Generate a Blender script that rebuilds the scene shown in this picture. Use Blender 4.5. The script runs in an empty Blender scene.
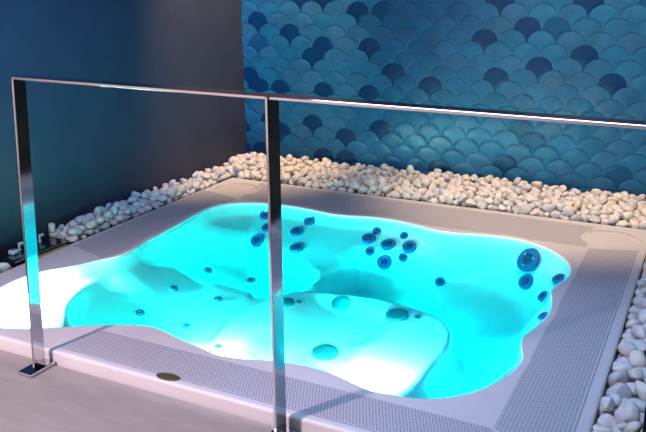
import bpy, bmesh, math, random
from mathutils import Vector, Matrix, Quaternion, noise

C = bpy.context.scene.collection
PI = math.pi
rnd = random.Random(11)

WALLC0=(.030,.033,.056); WALLC1=(.038,.041,.066)
ABS=(4.2,.62,.42)
WORLDC=(.010,.014,.028)
LAMPS = [(-2.335, 1.86, -0.01, (0.8, 0.5, 0.1)), (-0.8, 1.9, -0.09, (-0.15, 1, -0.1))]

# ------------------------------------------------------------------ helpers
def link(name, me, mat=None, parent=None, smooth=False):
    o = bpy.data.objects.new(name, me); C.objects.link(o)
    if mat: me.materials.append(mat)
    if parent: o.parent = parent
    if smooth:
        for p in me.polygons: p.use_smooth = True
    return o

def obj(name, bm, mat, parent=None, smooth=False):
    me = bpy.data.meshes.new(name)
    bmesh.ops.recalc_face_normals(bm, faces=bm.faces)
    bm.to_mesh(me); bm.free()
    return link(name, me, mat, parent, smooth)

def tag(o, label=None, cat=None, group=None, kind=None):
    if label: o['label'] = label
    if cat: o['category'] = cat
    if group: o['group'] = group
    if kind: o['kind'] = kind
    return o

def empty(name, loc, label, cat, group=None):
    o = bpy.data.objects.new(name, None); C.objects.link(o); o.location = loc
    return tag(o, label, cat, group)

def add_box(bm, a, b, bev=0.0, seg=2, mat=None):
    r = bmesh.ops.create_cube(bm, size=1)
    vs = r['verts']
    for v in vs:
        v.co = Vector([(a[i] + b[i]) / 2 + v.co[i] * (b[i] - a[i]) for i in range(3)])
        if mat: v.co = mat @ v.co
    if bev:
        es = list({e for v in vs for e in v.link_edges})
        bmesh.ops.bevel(bm, geom=es, offset=bev, segments=seg, profile=.5, affect='EDGES')

def add_lathe(bm, prof, n=28, m=None, sx=1.0, sy=1.0):
    rings = []
    for r, z in prof:
        if r < 1e-6:
            v = bm.verts.new((0, 0, z)); rings.append([v])
        else:
            rings.append([bm.verts.new((r * sx * math.cos(2 * PI * k / n), r * sy * math.sin(2 * PI * k / n), z)) for k in range(n)])
    for A, B in zip(rings, rings[1:]):
        for k in range(n):
            k2 = (k + 1) % n
            if len(A) == 1 and len(B) == 1: continue
            if len(A) == 1: bm.faces.new((A[0], B[k], B[k2]))
            elif len(B) == 1: bm.faces.new((A[k], B[0], A[k2]))
            else: bm.faces.new((A[k], B[k], B[k2], A[k2]))
    if m is not None:
        for R in rings:
            for v in R: v.co = m @ v.co

# ------------------------------------------------------------------ materials
def material(name, base, rough=.5, metal=0.0, spec=.5, coat=0.0):
    m = bpy.data.materials.new(name); m.use_nodes = True
    b = m.node_tree.nodes['Principled BSDF']
    b.inputs['Base Color'].default_value = (*base, 1)
    b.inputs['Roughness'].default_value = rough
    b.inputs['Metallic'].default_value = metal
    b.inputs['Specular IOR Level'].default_value = spec
    if coat: b.inputs['Coat Weight'].default_value = coat; b.inputs['Coat Roughness'].default_value = .08
    return m

class G:
    """small helper to wire node trees"""
    def __init__(s, m): s.t = m.node_tree; s.b = s.t.nodes.get('Principled BSDF')
    def n(s, typ, **kw):
        x = s.t.nodes.new(typ)
        for k, v in kw.items(): setattr(x, k, v)
        return x
    def l(s, a, b): s.t.links.new(a, b)
    def coord(s): return s.n('ShaderNodeTexCoord').outputs['Object']
    def noise(s, vec, scale, detail=3, rough=.5):
        x = s.n('ShaderNodeTexNoise'); x.inputs['Scale'].default_value = scale
        x.inputs['Detail'].default_value = detail; x.inputs['Roughness'].default_value = rough
        s.l(vec, x.inputs['Vector']); return x.outputs['Fac']
    def ramp(s, fac, stops):
        x = s.n('ShaderNodeValToRGB'); e = x.color_ramp.elements
        while len(e) < len(stops): e.new(.5)
        for q, (p, c) in zip(e, stops): q.position = p; q.color = (*c, 1)
        s.l(fac, x.inputs['Fac']); return x.outputs['Color']
    def bump(s, h, strength, dist=.01):
        x = s.n('ShaderNodeBump'); x.inputs['Strength'].default_value = strength; x.inputs['Distance'].default_value = dist
        s.l(h, x.inputs['Height']); s.l(x.outputs['Normal'], s.b.inputs['Normal']); return x
    def math(s, op, a, b=None, c=None):
        x = s.n('ShaderNodeMath', operation=op)
        for i, v in enumerate((a, b, c)):
            if v is None: continue
            if isinstance(v, (int, float)): x.inputs[i].default_value = v
            else: s.l(v, x.inputs[i])
        return x.outputs[0]

def mottled(name, c0, c1, scale, rough, bump=0.0, bscale=60, bdist=.004, spec=.5, coat=0.0):
    m = material(name, c0, rough, 0, spec, coat); g = G(m); v = g.coord()
    g.l(g.ramp(g.noise(v, scale, 5, .6), [(.32, c0), (.68, c1)]), g.b.inputs['Base Color'])
    if bump: g.bump(g.noise(v, bscale, 4), bump, bdist)
    return m

ACRYLIC = mottled('white_acrylic', (.80, .82, .82), (.83, .84, .84), 3, .28, coat=.2)
RIM = mottled('rim_acrylic', (.56, .54, .54), (.60, .58, .575), 6, .42)
STONE = mottled('white_pebble_stone', (.56, .53, .50), (.74, .70, .66), 30, .62, .25, 110, .002)
STONE_B = mottled('grey_pebble_stone', (.42, .41, .42), (.62, .60, .59), 26, .6, .3, 90, .002)
STONE_C = mottled('cream_pebble_stone', (.62, .55, .46), (.76, .69, .60), 24, .6, .25, 120, .002)
GRAVEL = mottled('grey_gravel', (.10, .10, .11), (.30, .29, .29), 70, .8, .8, 55, .01)
CHROME = material('polished_steel', (.60, .60, .63), .07, 1.0)
CHROME2 = material('chrome_fitting', (.75, .76, .78), .16, 1.0)
JET = material('blue_grey_plastic', (.02, .13, .34), .35, 0, .35)
JETIN = material('dark_jet_plastic', (.008, .045, .13), .35, 0, .4)
COVER = material('pale_blue_plastic', (.012, .14, .19), .45, 0, .2)
BLACKGLASS = material('black_gloss_plate', (.006, .008, .02), .12, 0, .5, .5)
JOINT = mottled('grey_joint', (.24, .235, .26), (.30, .29, .31), 20, .7)
BRASS = mottled('olive_brass', (.26, .21, .05), (.34, .28, .08), 12, .4)
BRONZE = mottled('dark_bronze', (.05, .045, .02), (.11, .09, .04), 90, .4, .4, 60, .003)
MARK = material('pale_grey_mark', (.55, .6, .68), .3)
PLASTER = mottled('dark_blue_plaster', WALLC0, WALLC1, 5, .55, .12, 220, .002, spec=.35)
PLASTERW = mottled('dark_brown_plaster', (.016, .010, .010), (.020, .013, .012), 5, .6, .12, 220, .002, spec=.3)
PALE = mottled('pale_warm_paint', (.70, .62, .57), (.74, .66, .61), 3, .7)
DARK = mottled('dark_ceiling_paint', (.03, .03, .035), (.04, .04, .045), 4, .7)

# floor: warm grey stoneware with faint streaks
FLOOR = material('grey_stoneware', (.2, .19, .19), .55); g = G(FLOOR); v = g.coord()
mp = g.n('ShaderNodeMapping'); mp.inputs['Scale'].default_value = (1.2, 7, 1); mp.inputs['Rotation'].default_value = (0, 0, .5); g.l(v, mp.inputs['Vector'])
a_ = g.noise(mp.outputs['Vector'], 3.5, 6, .65)
g.l(g.ramp(a_, [(.30, (.27, .235, .205)), (.55, (.315, .275, .24)), (.75, (.36, .315, .28))]), g.b.inputs['Base Color'])
g.bump(g.noise(v, 180, 3), .10, .002)

# overflow grille: rows of small drilled slots, staggered
def grille(name, ang):
    m = material(name, (.5, .49, .5), .5); g = G(m); v = g.coord()
    mp = g.n('ShaderNodeMapping'); mp.inputs['Rotation'].default_value = (0, 0, ang); g.l(v, mp.inputs['Vector'])
    s = g.n('ShaderNodeSeparateXYZ'); g.l(mp.outputs['Vector'], s.inputs[0])
    px, py = .0098, .0108
    row = g.math('FLOOR', g.math('DIVIDE', s.outputs[1], py))
    off = g.math('MULTIPLY', g.math('FLOORED_MODULO', row, 2.0), .5)
    fx = g.math('FRACT', g.math('ADD', g.math('DIVIDE', s.outputs[0], px), off))
    fy = g.math('FRACT', g.math('DIVIDE', s.outputs[1], py))
    dx = g.math('DIVIDE', g.math('ABSOLUTE', g.math('SUBTRACT', fx, .5)), .27)
    dy = g.math('DIVIDE', g.math('ABSOLUTE', g.math('SUBTRACT', fy, .5)), .40)
    d = g.math('SQRT', g.math('ADD', g.math('MULTIPLY', dx, dx), g.math('MULTIPLY', dy, dy)))
    mr = g.n('ShaderNodeMapRange'); mr.inputs['From Min'].default_value = .85; mr.inputs['From Max'].default_value = 1.1
    g.l(d, mr.inputs['Value'])
    c = g.ramp(mr.outputs['Result'], [(0, (.21, .205, .235)), (1, (.50, .49, .515))])
    g.l(c, g.b.inputs['Base Color']); g.bump(mr.outputs['Result'], .5, .003)
    return m
GRILLE_X = grille('drilled_grille', 0.0)
GRILLE_Y = grille('drilled_grille_turned', PI / 2)

# glazed tiles: each tile keeps its own glaze colour
TILE = material('blue_glazed_tile', (.02, .2, .35), .30, 0, .22, .0); g = G(TILE)
at = g.n('ShaderNodeAttribute', attribute_name='glaze'); v = g.coord()
mx = g.n('ShaderNodeMix', data_type='RGBA', blend_type='MULTIPLY'); mx.inputs['Factor'].default_value = 1
g.l(at.outputs['Color'], mx.inputs['A'])
g.l(g.ramp(g.noise(v, 14, 4), [(.3, (.82, .82, .84)), (.7, (1.1, 1.1, 1.1))]), mx.inputs['B'])
g.l(mx.outputs['Result'], g.b.inputs['Base Color'])
g.bump(g.noise(v, 16, 2), .15, .012)

# water: clear surface over an absorbing body
WATER = bpy.data.materials.new('pool_water'); WATER.use_nodes = True
t = WATER.node_tree; t.nodes.clear()
o_ = t.nodes.new('ShaderNodeOutputMaterial'); mixs = t.nodes.new('ShaderNodeMixShader')
tr = t.nodes.new('ShaderNodeBsdfTransparent'); gl = t.nodes.new('ShaderNodeBsdfGlossy'); gl.inputs['Roughness'].default_value = .03
fr = t.nodes.new('ShaderNodeFresnel'); fr.inputs['IOR'].default_value = 1.27
no = t.nodes.new('ShaderNodeTexNoise'); no.inputs['Scale'].default_value = 9; no.inputs['Detail'].default_value = 2
bp_ = t.nodes.new('ShaderNodeBump'); bp_.inputs['Strength'].default_value = .06; bp_.inputs['Distance'].default_value = .02
tc = t.nodes.new('ShaderNodeTexCoord')
t.links.new(tc.outputs['Object'], no.inputs['Vector']); t.links.new(no.outputs['Fac'], bp_.inputs['Height'])
t.links.new(bp_.outputs['Normal'], gl.inputs['Normal'])
t.links.new(fr.outputs[0], mixs.inputs[0]); t.links.new(tr.outputs[0], mixs.inputs[1]); t.links.new(gl.outputs[0], mixs.inputs[2])
t.links.new(mixs.outputs[0], o_.inputs['Surface'])
ab = t.nodes.new('ShaderNodeVolumeAbsorption')
ABR, ABG, ABB = ABS
ab.inputs['Density'].default_value = ABR * 1.02
ab.inputs['Color'].default_value = (1 - ABR / (ABR * 1.02), 1 - ABG / (ABR * 1.02), 1 - ABB / (ABR * 1.02), 1)
t.links.new(ab.outputs[0], o_.inputs['Volume'])

def lamp_glass(name, col, strength):
    m = material(name, (.8, .9, .9), .3); b = m.node_tree.nodes['Principled BSDF']
    b.inputs['Emission Color'].default_value = (*col, 1); b.inputs['Emission Strength'].default_value = strength
    return m
LENS = lamp_glass('lit_lamp_lens', (.35, 1, .95), 6)

# ------------------------------------------------------------------ the place in numbers (metres)
ZF, ZL, ZW = 0.0, .045, .033              # floor, tub rim, water level
X0, X1, Y0, Y1 = -2.50, -.185, 1.629, 3.76   # outer edge of the tub
WALL_X, WALL_Y = -2.666, 4.19
OUT = [(-2.218, 2.716), (-2.237, 2.879), (-2.26, 3.084), (-2.257, 3.214), (-2.192, 3.312), (-2.078, 3.366), (-1.962, 3.385), (-1.817, 3.384), (-1.653, 3.348), (-1.549, 3.361), (-1.458, 3.394), (-1.33, 3.397), (-1.188, 3.363), (-1.077, 3.328), (-0.983, 3.335), (-0.892, 3.362), (-0.801, 3.371), (-0.722, 3.373), (-0.609, 3.327), (-0.52, 3.249), (-0.463, 3.161), (-0.436, 3.066), (-0.436, 2.978), (-0.455, 2.906), (-0.468, 2.85), (-0.467, 2.808), (-0.449, 2.75), (-0.432, 2.627), (-0.439, 2.521), (-0.469, 2.423), (-0.474, 2.374), (-0.466, 2.333), (-0.454, 2.292), (-0.441, 2.257), (-0.439, 2.189), (-0.453, 2.103), (-0.488, 2.019), (-0.535, 1.949), (-0.595, 1.891), (-0.654, 1.865), (-0.717, 1.855), (-0.785, 1.847), (-0.86, 1.87), (-0.94, 1.896), (-1.013, 1.902), (-1.092, 1.892), (-1.167, 1.873), (-1.248, 1.844), (-1.31, 1.841), (-1.369, 1.854), (-1.469, 1.878), (-1.566, 1.908), (-1.631, 1.915), (-1.699, 1.893), (-1.788, 1.847), (-1.888, 1.781), (-2.0, 1.709), (-2.092, 1.682), (-2.181, 1.674), (-2.281, 1.708), (-2.348, 1.782), (-2.365, 1.925), (-2.381, 2.014), (-2.36, 2.121), (-2.306, 2.201), (-2.262, 2.269), (-2.237, 2.331), (-2.193, 2.405), (-2.192, 2.503), (-2.22, 2.637)]
SEAT = [(-1.527, 2.075), (-1.576, 2.197), (-1.604, 2.341), (-1.593, 2.487), (-1.567, 2.603), (-1.523, 2.696), (-1.451, 2.743), (-1.364, 2.761), (-1.257, 2.782), (-1.148, 2.794), (-1.045, 2.78), (-0.96, 2.761), (-0.875, 2.732), (-0.814, 2.685), (-0.767, 2.61), (-0.745, 2.528), (-0.739, 2.451), (-0.745, 2.381), (-0.746, 2.308), (-0.744, 2.232), (-0.753, 2.169), (-0.768, 2.119), (-0.791, 2.073), (-0.785, 1.927), (-0.952, 1.727), (-1.342, 1.783)]
LOUNGE = [(-2.091, 2.011), (-2.187, 2.106), (-2.261, 2.201), (-2.306, 2.296), (-2.318, 2.376), (-2.29, 2.454), (-2.241, 2.516), (-2.196, 2.572), (-2.166, 2.634), (-2.119, 2.691), (-2.002, 2.706), (-1.878, 2.692), (-1.763, 2.677), (-1.66, 2.658), (-1.626, 2.555), (-1.622, 2.456), (-1.626, 2.358), (-1.592, 2.225), (-1.542, 2.094), (-1.533, 1.949), (-1.747, 1.926), (-1.958, 1.954)]
SHELF = [(-2.721, 1.929), (-2.681, 2.197), (-2.556, 2.423), (-2.406, 2.584), (-2.236, 2.521), (-2.186, 2.384), (-2.189, 2.295), (-2.185, 2.213), (-2.166, 2.141), (-2.127, 2.061), (-2.053, 1.974), (-1.945, 1.865), (-1.982, 1.701), (-2.292, 1.591)]
DISH = [(-1.338, 2.029), (-1.395, 2.166), (-1.411, 2.285), (-1.384, 2.405), (-1.373, 2.534), (-1.374, 2.666), (-1.314, 2.706), (-1.188, 2.678), (-1.053, 2.616), (-1.043, 2.464), (-1.076, 2.357), (-1.053, 2.248), (-1.006, 2.092), (-1.103, 1.938)]
WELL = [(-1.523, 2.696), (-1.451, 2.743), (-1.364, 2.761), (-1.257, 2.782), (-1.148, 2.794), (-1.045, 2.78), (-0.96, 2.761), (-0.875, 2.732), (-0.814, 2.685), (-0.767, 2.61), (-0.745, 2.528), (-0.739, 2.451), (-0.745, 2.381), (-0.746, 2.308), (-0.744, 2.232), (-0.753, 2.169), (-0.768, 2.119), (-0.774, 2.089), (-0.739, 2.107), (-0.59, 2.215), (-0.524, 2.34), (-0.513, 2.5), (-0.54, 2.658), (-0.551, 2.804), (-0.519, 2.941), (-0.539, 3.097), (-0.605, 3.246), (-0.74, 3.351), (-0.887, 3.378), (-1.055, 3.297), (-1.249, 3.218), (-1.433, 3.203), (-1.466, 3.128), (-1.475, 2.996), (-1.453, 2.86)]
GULLY = [(-2.2, 2.576), (-2.17, 2.639), (-2.123, 2.696), (-1.998, 2.701), (-1.878, 2.692), (-1.763, 2.677), (-1.66, 2.658), (-1.563, 2.705), (-1.554, 2.93), (-1.759, 3.061), (-2.043, 3.164), (-2.195, 3.074), (-2.245, 2.811), (-2.256, 2.688)]
DBASE, DFLOOR, DSHELF, DLOUNGE, DSEAT, DDISH = (0.16, 0.29, 0.06, 0.15, 0.13, 0.17)

# ------------------------------------------------------------------ room shell
def quad_wall(name, a, b, mat, kind='structure'):
    bm = bmesh.new(); add_box(bm, a, b)
    return tag(obj(name, bm, mat), kind=kind)
quad_wall('wall_left', (WALL_X - .12, 1.25, -.06), (WALL_X, WALL_Y + .12, 2.7), PLASTER)
quad_wall('ceiling', (-7.2, -1.6, 2.7), (2.6, WALL_Y + .12, 2.8), DARK)
quad_wall('wall_right', (-.05, 1.556, -.06), (.35, WALL_Y + .12, 2.7), PLASTERW)
quad_wall('wall_front', (-7.2, -2.0, -.06), (2.6, -1.6, 2.7), PALE)
fl = quad_wall('floor', (-7.2, -1.6, -.06), (2.6, 1.622, ZF), FLOOR)

# scalloped tiles on the back wall
def tile_wall():
    bm = bmesh.new(); lay = bm.verts.layers.float_color.new('glaze')
    r, dz = .0741, .0667
    gx, gz = -2.554, .925 + .045            # top of one known tile
    dark = {}
    for X, Z in [(-2.554, 0.925), (-2.332, 0.859), (-2.112, 0.792), (-2.183, 0.728), (-1.889, 0.989), (-1.812, 0.796), (-2.555, 0.528), (-2.407, 0.525), (-2.111, 0.527), (-1.808, 0.527), (-0.919, 0.934), (-0.607, 0.799), (-1.147, 0.869), (-1.669, 0.658), (-1.434, 0.601), (-2.183, 0.324), (-1.957, 0.256), (-1.969, 0.117), (-2.101, 0.114), (-1.351, 0.11), (-0.501, 0.324), (-0.965, 0.182), (-0.445, 0.667), (-2.115, 1.054), (-1.055, 0.664), (-2.469, 0.334), (-2.414, 0.244), (-2.572, 0.109), (-2.677, 0.453), (-1.728, 0.322), (-1.047, 1.048), (-0.606, 1.055), (-0.84, 0.735)]:
        i = round((X - gx) / r); j = round((gz - (Z + .045)) / dz); dark[(i, j)] = 1
    # grout bed
    add_box(bm, (WALL_X, WALL_Y, -.06), (.35, WALL_Y + .12, 2.7))
    for v in bm.verts: v[lay] = (.005, .032, .06, 1)
    R = random.Random(4)
    NU, NV = 12, 7
    for j in range(-5, 15):
        for i in range(-2, 34):
            if (i + j) % 2: continue
            X = gx + i * r; Z = gz - j * dz
            if X - r < WALL_X - .001 and X + r < WALL_X + .02: continue
            k = R.random()
            if (i, j) in dark or (not (-2.6 < X < -.2 and .1 < Z < 1.06) and k < .13):
                c = (.002, .032, .115)
            else:
                c0 = Vector((.010, .106, .228)); q = R.uniform(.92, 1.08); w = R.random()
                c = (c0.x * q + .014 * w, c0.y * q, c0.z * q)
                if k > .97: c = (.005, .062, .16)
            tx, tz = R.gauss(0, .016), R.gauss(0, .016)
            bul = R.uniform(.001, .003)
            grid = []
            for a in range(NU + 1):
                u = -.955 * r + 1.91 * r * a / NU
                top = -r + math.sqrt(max(0, r * r - u * u)) - .0012
                bot = -dz - r + math.sqrt(max(0, r * r - (r - abs(u)) ** 2)) + .0014
                if bot > top - .001: bot = top - .001
                col = []
                for b in range(NV + 1):
                    w = bot + (top - bot) * b / NV
                    e = max(abs(u) / r, 0)
                    ex = 1 - (abs(u) / (.96 * r)) ** 2; ey = 1 - abs(2 * b / NV - 1) ** 6
                    h = .0014 + bul * max(0, ex) * max(0, 1 - ((w + .055) / .07) ** 2) + tx * u + tz * (w + .06)
                    if a in (0, NU) or b in (0, NV): h = min(h, .0011)
                    x = X + u
                    v = bm.verts.new((max(x, WALL_X + .0005), WALL_Y - max(h, .0008), Z + w)); v[lay] = (*c, 1)
                    col.append(v)
                grid.append(col)
            for a in range(NU):
                for b in range(NV):
                    f = bm.faces.new((grid[a][b], grid[a + 1][b], grid[a + 1][b + 1], grid[a][b + 1])); f.smooth = True
    me = bpy.data.meshes.new('wall_back'); bm.to_mesh(me); bm.free()
    return tag(link('wall_back', me, TILE), kind='structure')
tile_wall()
quad_wall('trim_1', (WALL_X, WALL_Y - .014, 1.27), (-.05, WALL_Y, 2.7), PLASTER)

# ------------------------------------------------------------------ hot tub
tub = empty('hot_tub', (-1.34, 2.70, 0), 'large sunken white hot tub with jets and glowing turquoise water', 'hot tub')
TO = Vector((-1.34, 2.70, 0))
def child(name, bm, mat, parent=tub, smooth=False, at=TO):
    for v in bm.verts: v.co -= at
    return obj(name, bm, mat, parent, smooth)

def smooth_loop(pts, it=2):
    for _ in range(it):
        n = len(pts); q = []
        for i in range(n):
            a, b = Vector(pts[i]), Vector(pts[(i + 1) % n]); q += [a * .75 + b * .25, a * .25 + b * .75]
        pts = [tuple(p) for p in q]
    return pts
OUTL = smooth_loop(OUT, 2)

def seg_dist(p, poly):
    best = 9e9; inside = False; n = len(poly); x, y = p
    for i in range(n):
        ax, ay = poly[i]; bx, by = poly[(i + 1) % n]
        dx, dy = bx - ax, by - ay; L = dx * dx + dy * dy
        t = 0 if L == 0 else max(0, min(1, ((x - ax) * dx + (y - ay) * dy) / L))
        d = (ax + t * dx - x) ** 2 + (ay + t * dy - y) ** 2
        if d < best: best = d
        if (ay > y) != (by > y) and x < (bx - ax) * (y - ay) / (by - ay) + ax: inside = not inside
    d = math.sqrt(best)
    return d if inside else -d          # positive inside

def ss(t): t = max(0, min(1, t)); return t * t * (3 - 2 * t)
OUTB = smooth_loop(OUT, 1)
def basin_z(x, y):
    p = (x, y)
    d = max(0.0, seg_dist(p, OUTB))
    ms = ss(seg_dist(p, SEAT) / .045 + .5); ml = ss(seg_dist(p, LOUNGE) / .07 + .5); mf = ss(seg_dist(p, SHELF) / .045 + .5)
    tgt = DBASE
    mfl = max(ss(seg_dist(p, WELL) / .14 + .5), ss(seg_dist(p, GULLY) / .16 + .5))
    dw = .045 * ss(d / .014) + (DBASE - .04) * min(1, d / .30) ** .9
    tgt += (DFLOOR - tgt) * mfl
    tgt += (DLOUNGE - tgt) * ml
    seat = DSEAT + (DDISH - DSEAT) * ss(seg_dist(p, DISH) / .12 + .5)
    tgt += (seat - tgt) * ms
    tgt += (DSHELF - tgt) * mf
    dw += (DFLOOR - DBASE) * mfl
    k = .03                                   # soft minimum of wall and floor
    h = max(k - abs(dw - tgt), 0) / k
    return ZW - max(0.0, min(dw, tgt) - h * h * k * .25)


CX, CY = -1.34, 2.62
def radial(poly, n):
    """n points of a star-shaped loop, at equal angles about the centre"""
    res = []
    for k in range(n):
        a = 2 * PI * k / n; dx, dy = math.cos(a), math.sin(a); best = 0
        for i in range(len(poly)):
            ax, ay = poly[i][0] - CX, poly[i][1] - CY; bx, by = poly[(i + 1) % len(poly)][0] - CX, poly[(i + 1) % len(poly)][1] - CY
            den = dx * (by - ay) - dy * (bx - ax)
            if abs(den) < 1e-12: continue
            s = (ax * (by - ay) - ay * (bx - ax)) / den; u = (ax * dy - ay * dx) / den
            if s > 0 and -1e-6 <= u <= 1 + 1e-6: best = max(best, s)
        res.append((CX + dx * best, CY + dy * best))
    return res
NA, NR = 300, 84
RO = radial(OUTL, NA)

def polar(zfun, rings=NR, skip_center=False):
    bm = bmesh.new(); c = bm.verts.new((CX, CY, zfun(CX, CY))); prev = None
    for j in range(1, rings + 1):
        s = (j / rings) ** .85
        ring = []
        for x, y in RO:
            X, Y = CX + (x - CX) * s, CY + (y - CY) * s
            ring.append(bm.verts.new((X, Y, zfun(X, Y))))
        for k in range(NA):
            k2 = (k + 1) % NA
            if prev is None: bm.faces.new((c, ring[k], ring[k2]))
            else: bm.faces.new((prev[k], ring[k], ring[k2], prev[k2]))
        prev = ring
    return bm, prev

zcache = {}
def zb(x, y):
    k = (round(x, 5), round(y, 5))
    if k not in zcache: zcache[k] = basin_z(x, y)
    return zcache[k]
bm, edge = polar(zb)
up = []
for v in edge:                                  # rounded lip of the basin up to the rim
    up.append([bm.verts.new((v.co.x + (v.co.x - CX) * f, v.co.y + (v.co.y - CY) * f, z)) for f, z in ((.0005, ZW + .004), (.002, ZL - .003), (.006, ZL - .0005))])
for k in range(NA):
    k2 = (k + 1) % NA; A = [edge[k]] + up[k]; B = [edge[k2]] + up[k2]
    for q in range(3): bm.faces.new((A[q], B[q], B[q + 1], A[q + 1]))
basin = child('basin', bm, ACRYLIC, smooth=True)

# water body: closed by the surface above, reaching down behind the basin shell
bm, e2 = polar(lambda x, y: ZW, 6)
low = [bm.verts.new((CX + (v.co.x - CX) * 1.012, CY + (v.co.y - CY) * 1.012, ZW - DFLOOR - .05)) for v in e2]
for k in range(NA): bm.faces.new((e2[k], e2[(k + 1) % NA], low[(k + 1) % NA], low[k]))
bm.faces.new(low)
water = obj('pool_water', bm, WATER)
tag(water, 'clear glowing turquoise water filling the white tub', 'water', kind='stuff')

# panels and corner covers, given as outlines on the rim
def ptline(a, b, n): return [(a[0] + (b[0] - a[0]) * i / n, a[1] + (b[1] - a[1]) * i / n) for i in range(n + 1)]
def panel(name, outer, inner, mat, label, n=70, z0=.0405, z1=.0452, lab='overflow_grille'):
    """strip between an outer and an inner line; the inner side keeps clear of the basin"""
    A, B = ptline(*outer, n), ptline(*inner, n)
    bm = bmesh.new(); top = []; bot = []
    for (ax, ay), (bx, by) in zip(A, B):
        f = 1.0
        for q in range(101):
            s = q / 100; X, Y = ax + (bx - ax) * s, ay + (by - ay) * s
            if seg_dist((X, Y), OUTL) > -.022: f = max(0, s - .01); break
        e = (ax + (bx - ax) * f, ay + (by - ay) * f)
        row = [(ax + (e[0] - ax) * s, ay + (e[1] - ay) * s) for s in (0, .02, .98, 1)]
        top.append([bm.verts.new((x, y, z1 - (.0012 if i in (0, 3) else 0))) for i, (x, y) in enumerate(row)])
        bot.append([bm.verts.new((row[i][0], row[i][1], z0)) for i in (0, 3)])
    for i in range(n):
        for c in range(3): bm.faces.new((top[i][c], top[i + 1][c], top[i + 1][c + 1], top[i][c + 1]))
        bm.faces.new((top[i][0], top[i + 1][0], bot[i + 1][0], bot[i][0]))
        bm.faces.new((top[i][3], top[i + 1][3], bot[i + 1][1], bot[i][1]))
        bm.faces.new((bot[i][0], bot[i + 1][0], bot[i + 1][1], bot[i][1]))
    for i in (0, n):
        bm.faces.new((top[i][0], top[i][1], top[i][2], top[i][3], bot[i][1], bot[i][0]))
    o = child(lab, bm, mat); o['label'] = label
    bm = bmesh.new(); L = [Vector((q[0], q[1], 0)) for q in outer]; d = (L[1] - L[0]).normalized(); s_ = Vector((-d.y, d.x, 0)); c_ = Vector((CX, CY, 0)) - L[0]
    if s_.dot(c_) > 0: s_ = -s_                         # dark joint along the outer side
    q = [L[0], L[1], L[1] + s_ * .0045, L[0] + s_ * .0045]
    lo = [bm.verts.new((v.x, v.y, z0)) for v in q]; hi = [bm.verts.new((v.x, v.y, ZL + .0004)) for v in q]
    bm.faces.new(hi); bm.faces.new(lo)
    for i in range(4): bm.faces.new((lo[i], lo[(i + 1) % 4], hi[(i + 1) % 4], hi[i]))
    child('joint', bm, JOINT, o, at=TO)
    return o
panel('', ((-2.274, 3.710), (-.442, 3.690)), ((-2.212, 3.381), (-.425, 3.379)), GRILLE_X, 'grey perforated grille along the pebbled back edge')
panel('', ((-.224, 3.434), (-.224, 1.668)), ((-.419, 3.370), (-.419, 1.815)), GRILLE_Y, 'grey perforated grille along the right edge')
panel('', ((-2.474, 3.452), (-2.464, 2.424)), ((-2.217, 3.381), (-2.219, 2.351)), GRILLE_Y, 'grey perforated grille along the dark wall side')
panel('', ((-1.795, 1.660), (-.235, 1.660)), ((-1.757, 1.818), (-.428, 1.811)), GRILLE_X, 'bluish perforated grille along the front edge')

# rim frame: from the basin lip out to the edge and down to the floor
def in_recess(x, y):
    for cx, cy, tx, ty in ((-2.325, 3.54, -.543, .840), (-.345, 3.54, .543, .840)):
        dx, dy = x - cx, y - cy; L = math.hypot(dx, dy)
        far = ss(((dx * tx + dy * ty) / max(L, 1e-6) + .25) * 1.6)
        if L < .115 + .0135 * far: return True
    return False
def rect_hit(ax, ay):
    dx, dy = ax - CX, ay - CY; s = 1e9
    if dx > 0: s = min(s, (X1 - CX) / dx)
    if dx < 0: s = min(s, (X0 - CX) / dx)
    if dy > 0: s = min(s, (Y1 - CY) / dy)
    if dy < 0: s = min(s, (Y0 - CY) / dy)
    return s
bm = bmesh.new(); rows = []
NB = 1200
loop = radial(OUTL, NB)
# exact corners of the rectangle take the nearest spoke
hits = [(CX + (x - CX) * rect_hit(x, y), CY + (y - CY) * rect_hit(x, y)) for x, y in loop]
for cx, cy in ((X0, Y0), (X1, Y0), (X0, Y1), (X1, Y1)):
    k = min(range(NB), key=lambda i: (hits[i][0] - cx) ** 2 + (hits[i][1] - cy) ** 2); hits[k] = (cx, cy)
def clampin(x, y, d):
    return (min(max(x, X0 + d), X1 - d), min(max(y, Y0 + d), Y1 - d))
NT = 64
for (x, y), (hx, hy) in zip(loop, hits):
    row = []
    sx, sy = x + (x - CX) * .005, y + (y - CY) * .005
    for q in range(NT + 1):
        s = q / NT; X, Y = sx + (hx - sx) * s, sy + (hy - sy) * s
        X, Y = clampin(X, Y, .010)
        row.append(bm.verts.new((X, Y, ZL - (.014 if in_recess(X, Y) else 0))))
    for d, z in ((.005, ZL - .0015), (.0015, ZL - .005), (0, ZL - .010), (0, -.055)):
        X, Y = clampin(hx, hy, d); row.append(bm.verts.new((X, Y, z)))
    rows.append(row)
for k in range(NB):
    A, B = rows[k], rows[(k + 1) % NB]
    for q in range(len(A) - 1): bm.faces.new((A[q], B[q], B[q + 1], A[q + 1]))
rim = child('rim', bm, RIM)

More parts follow.
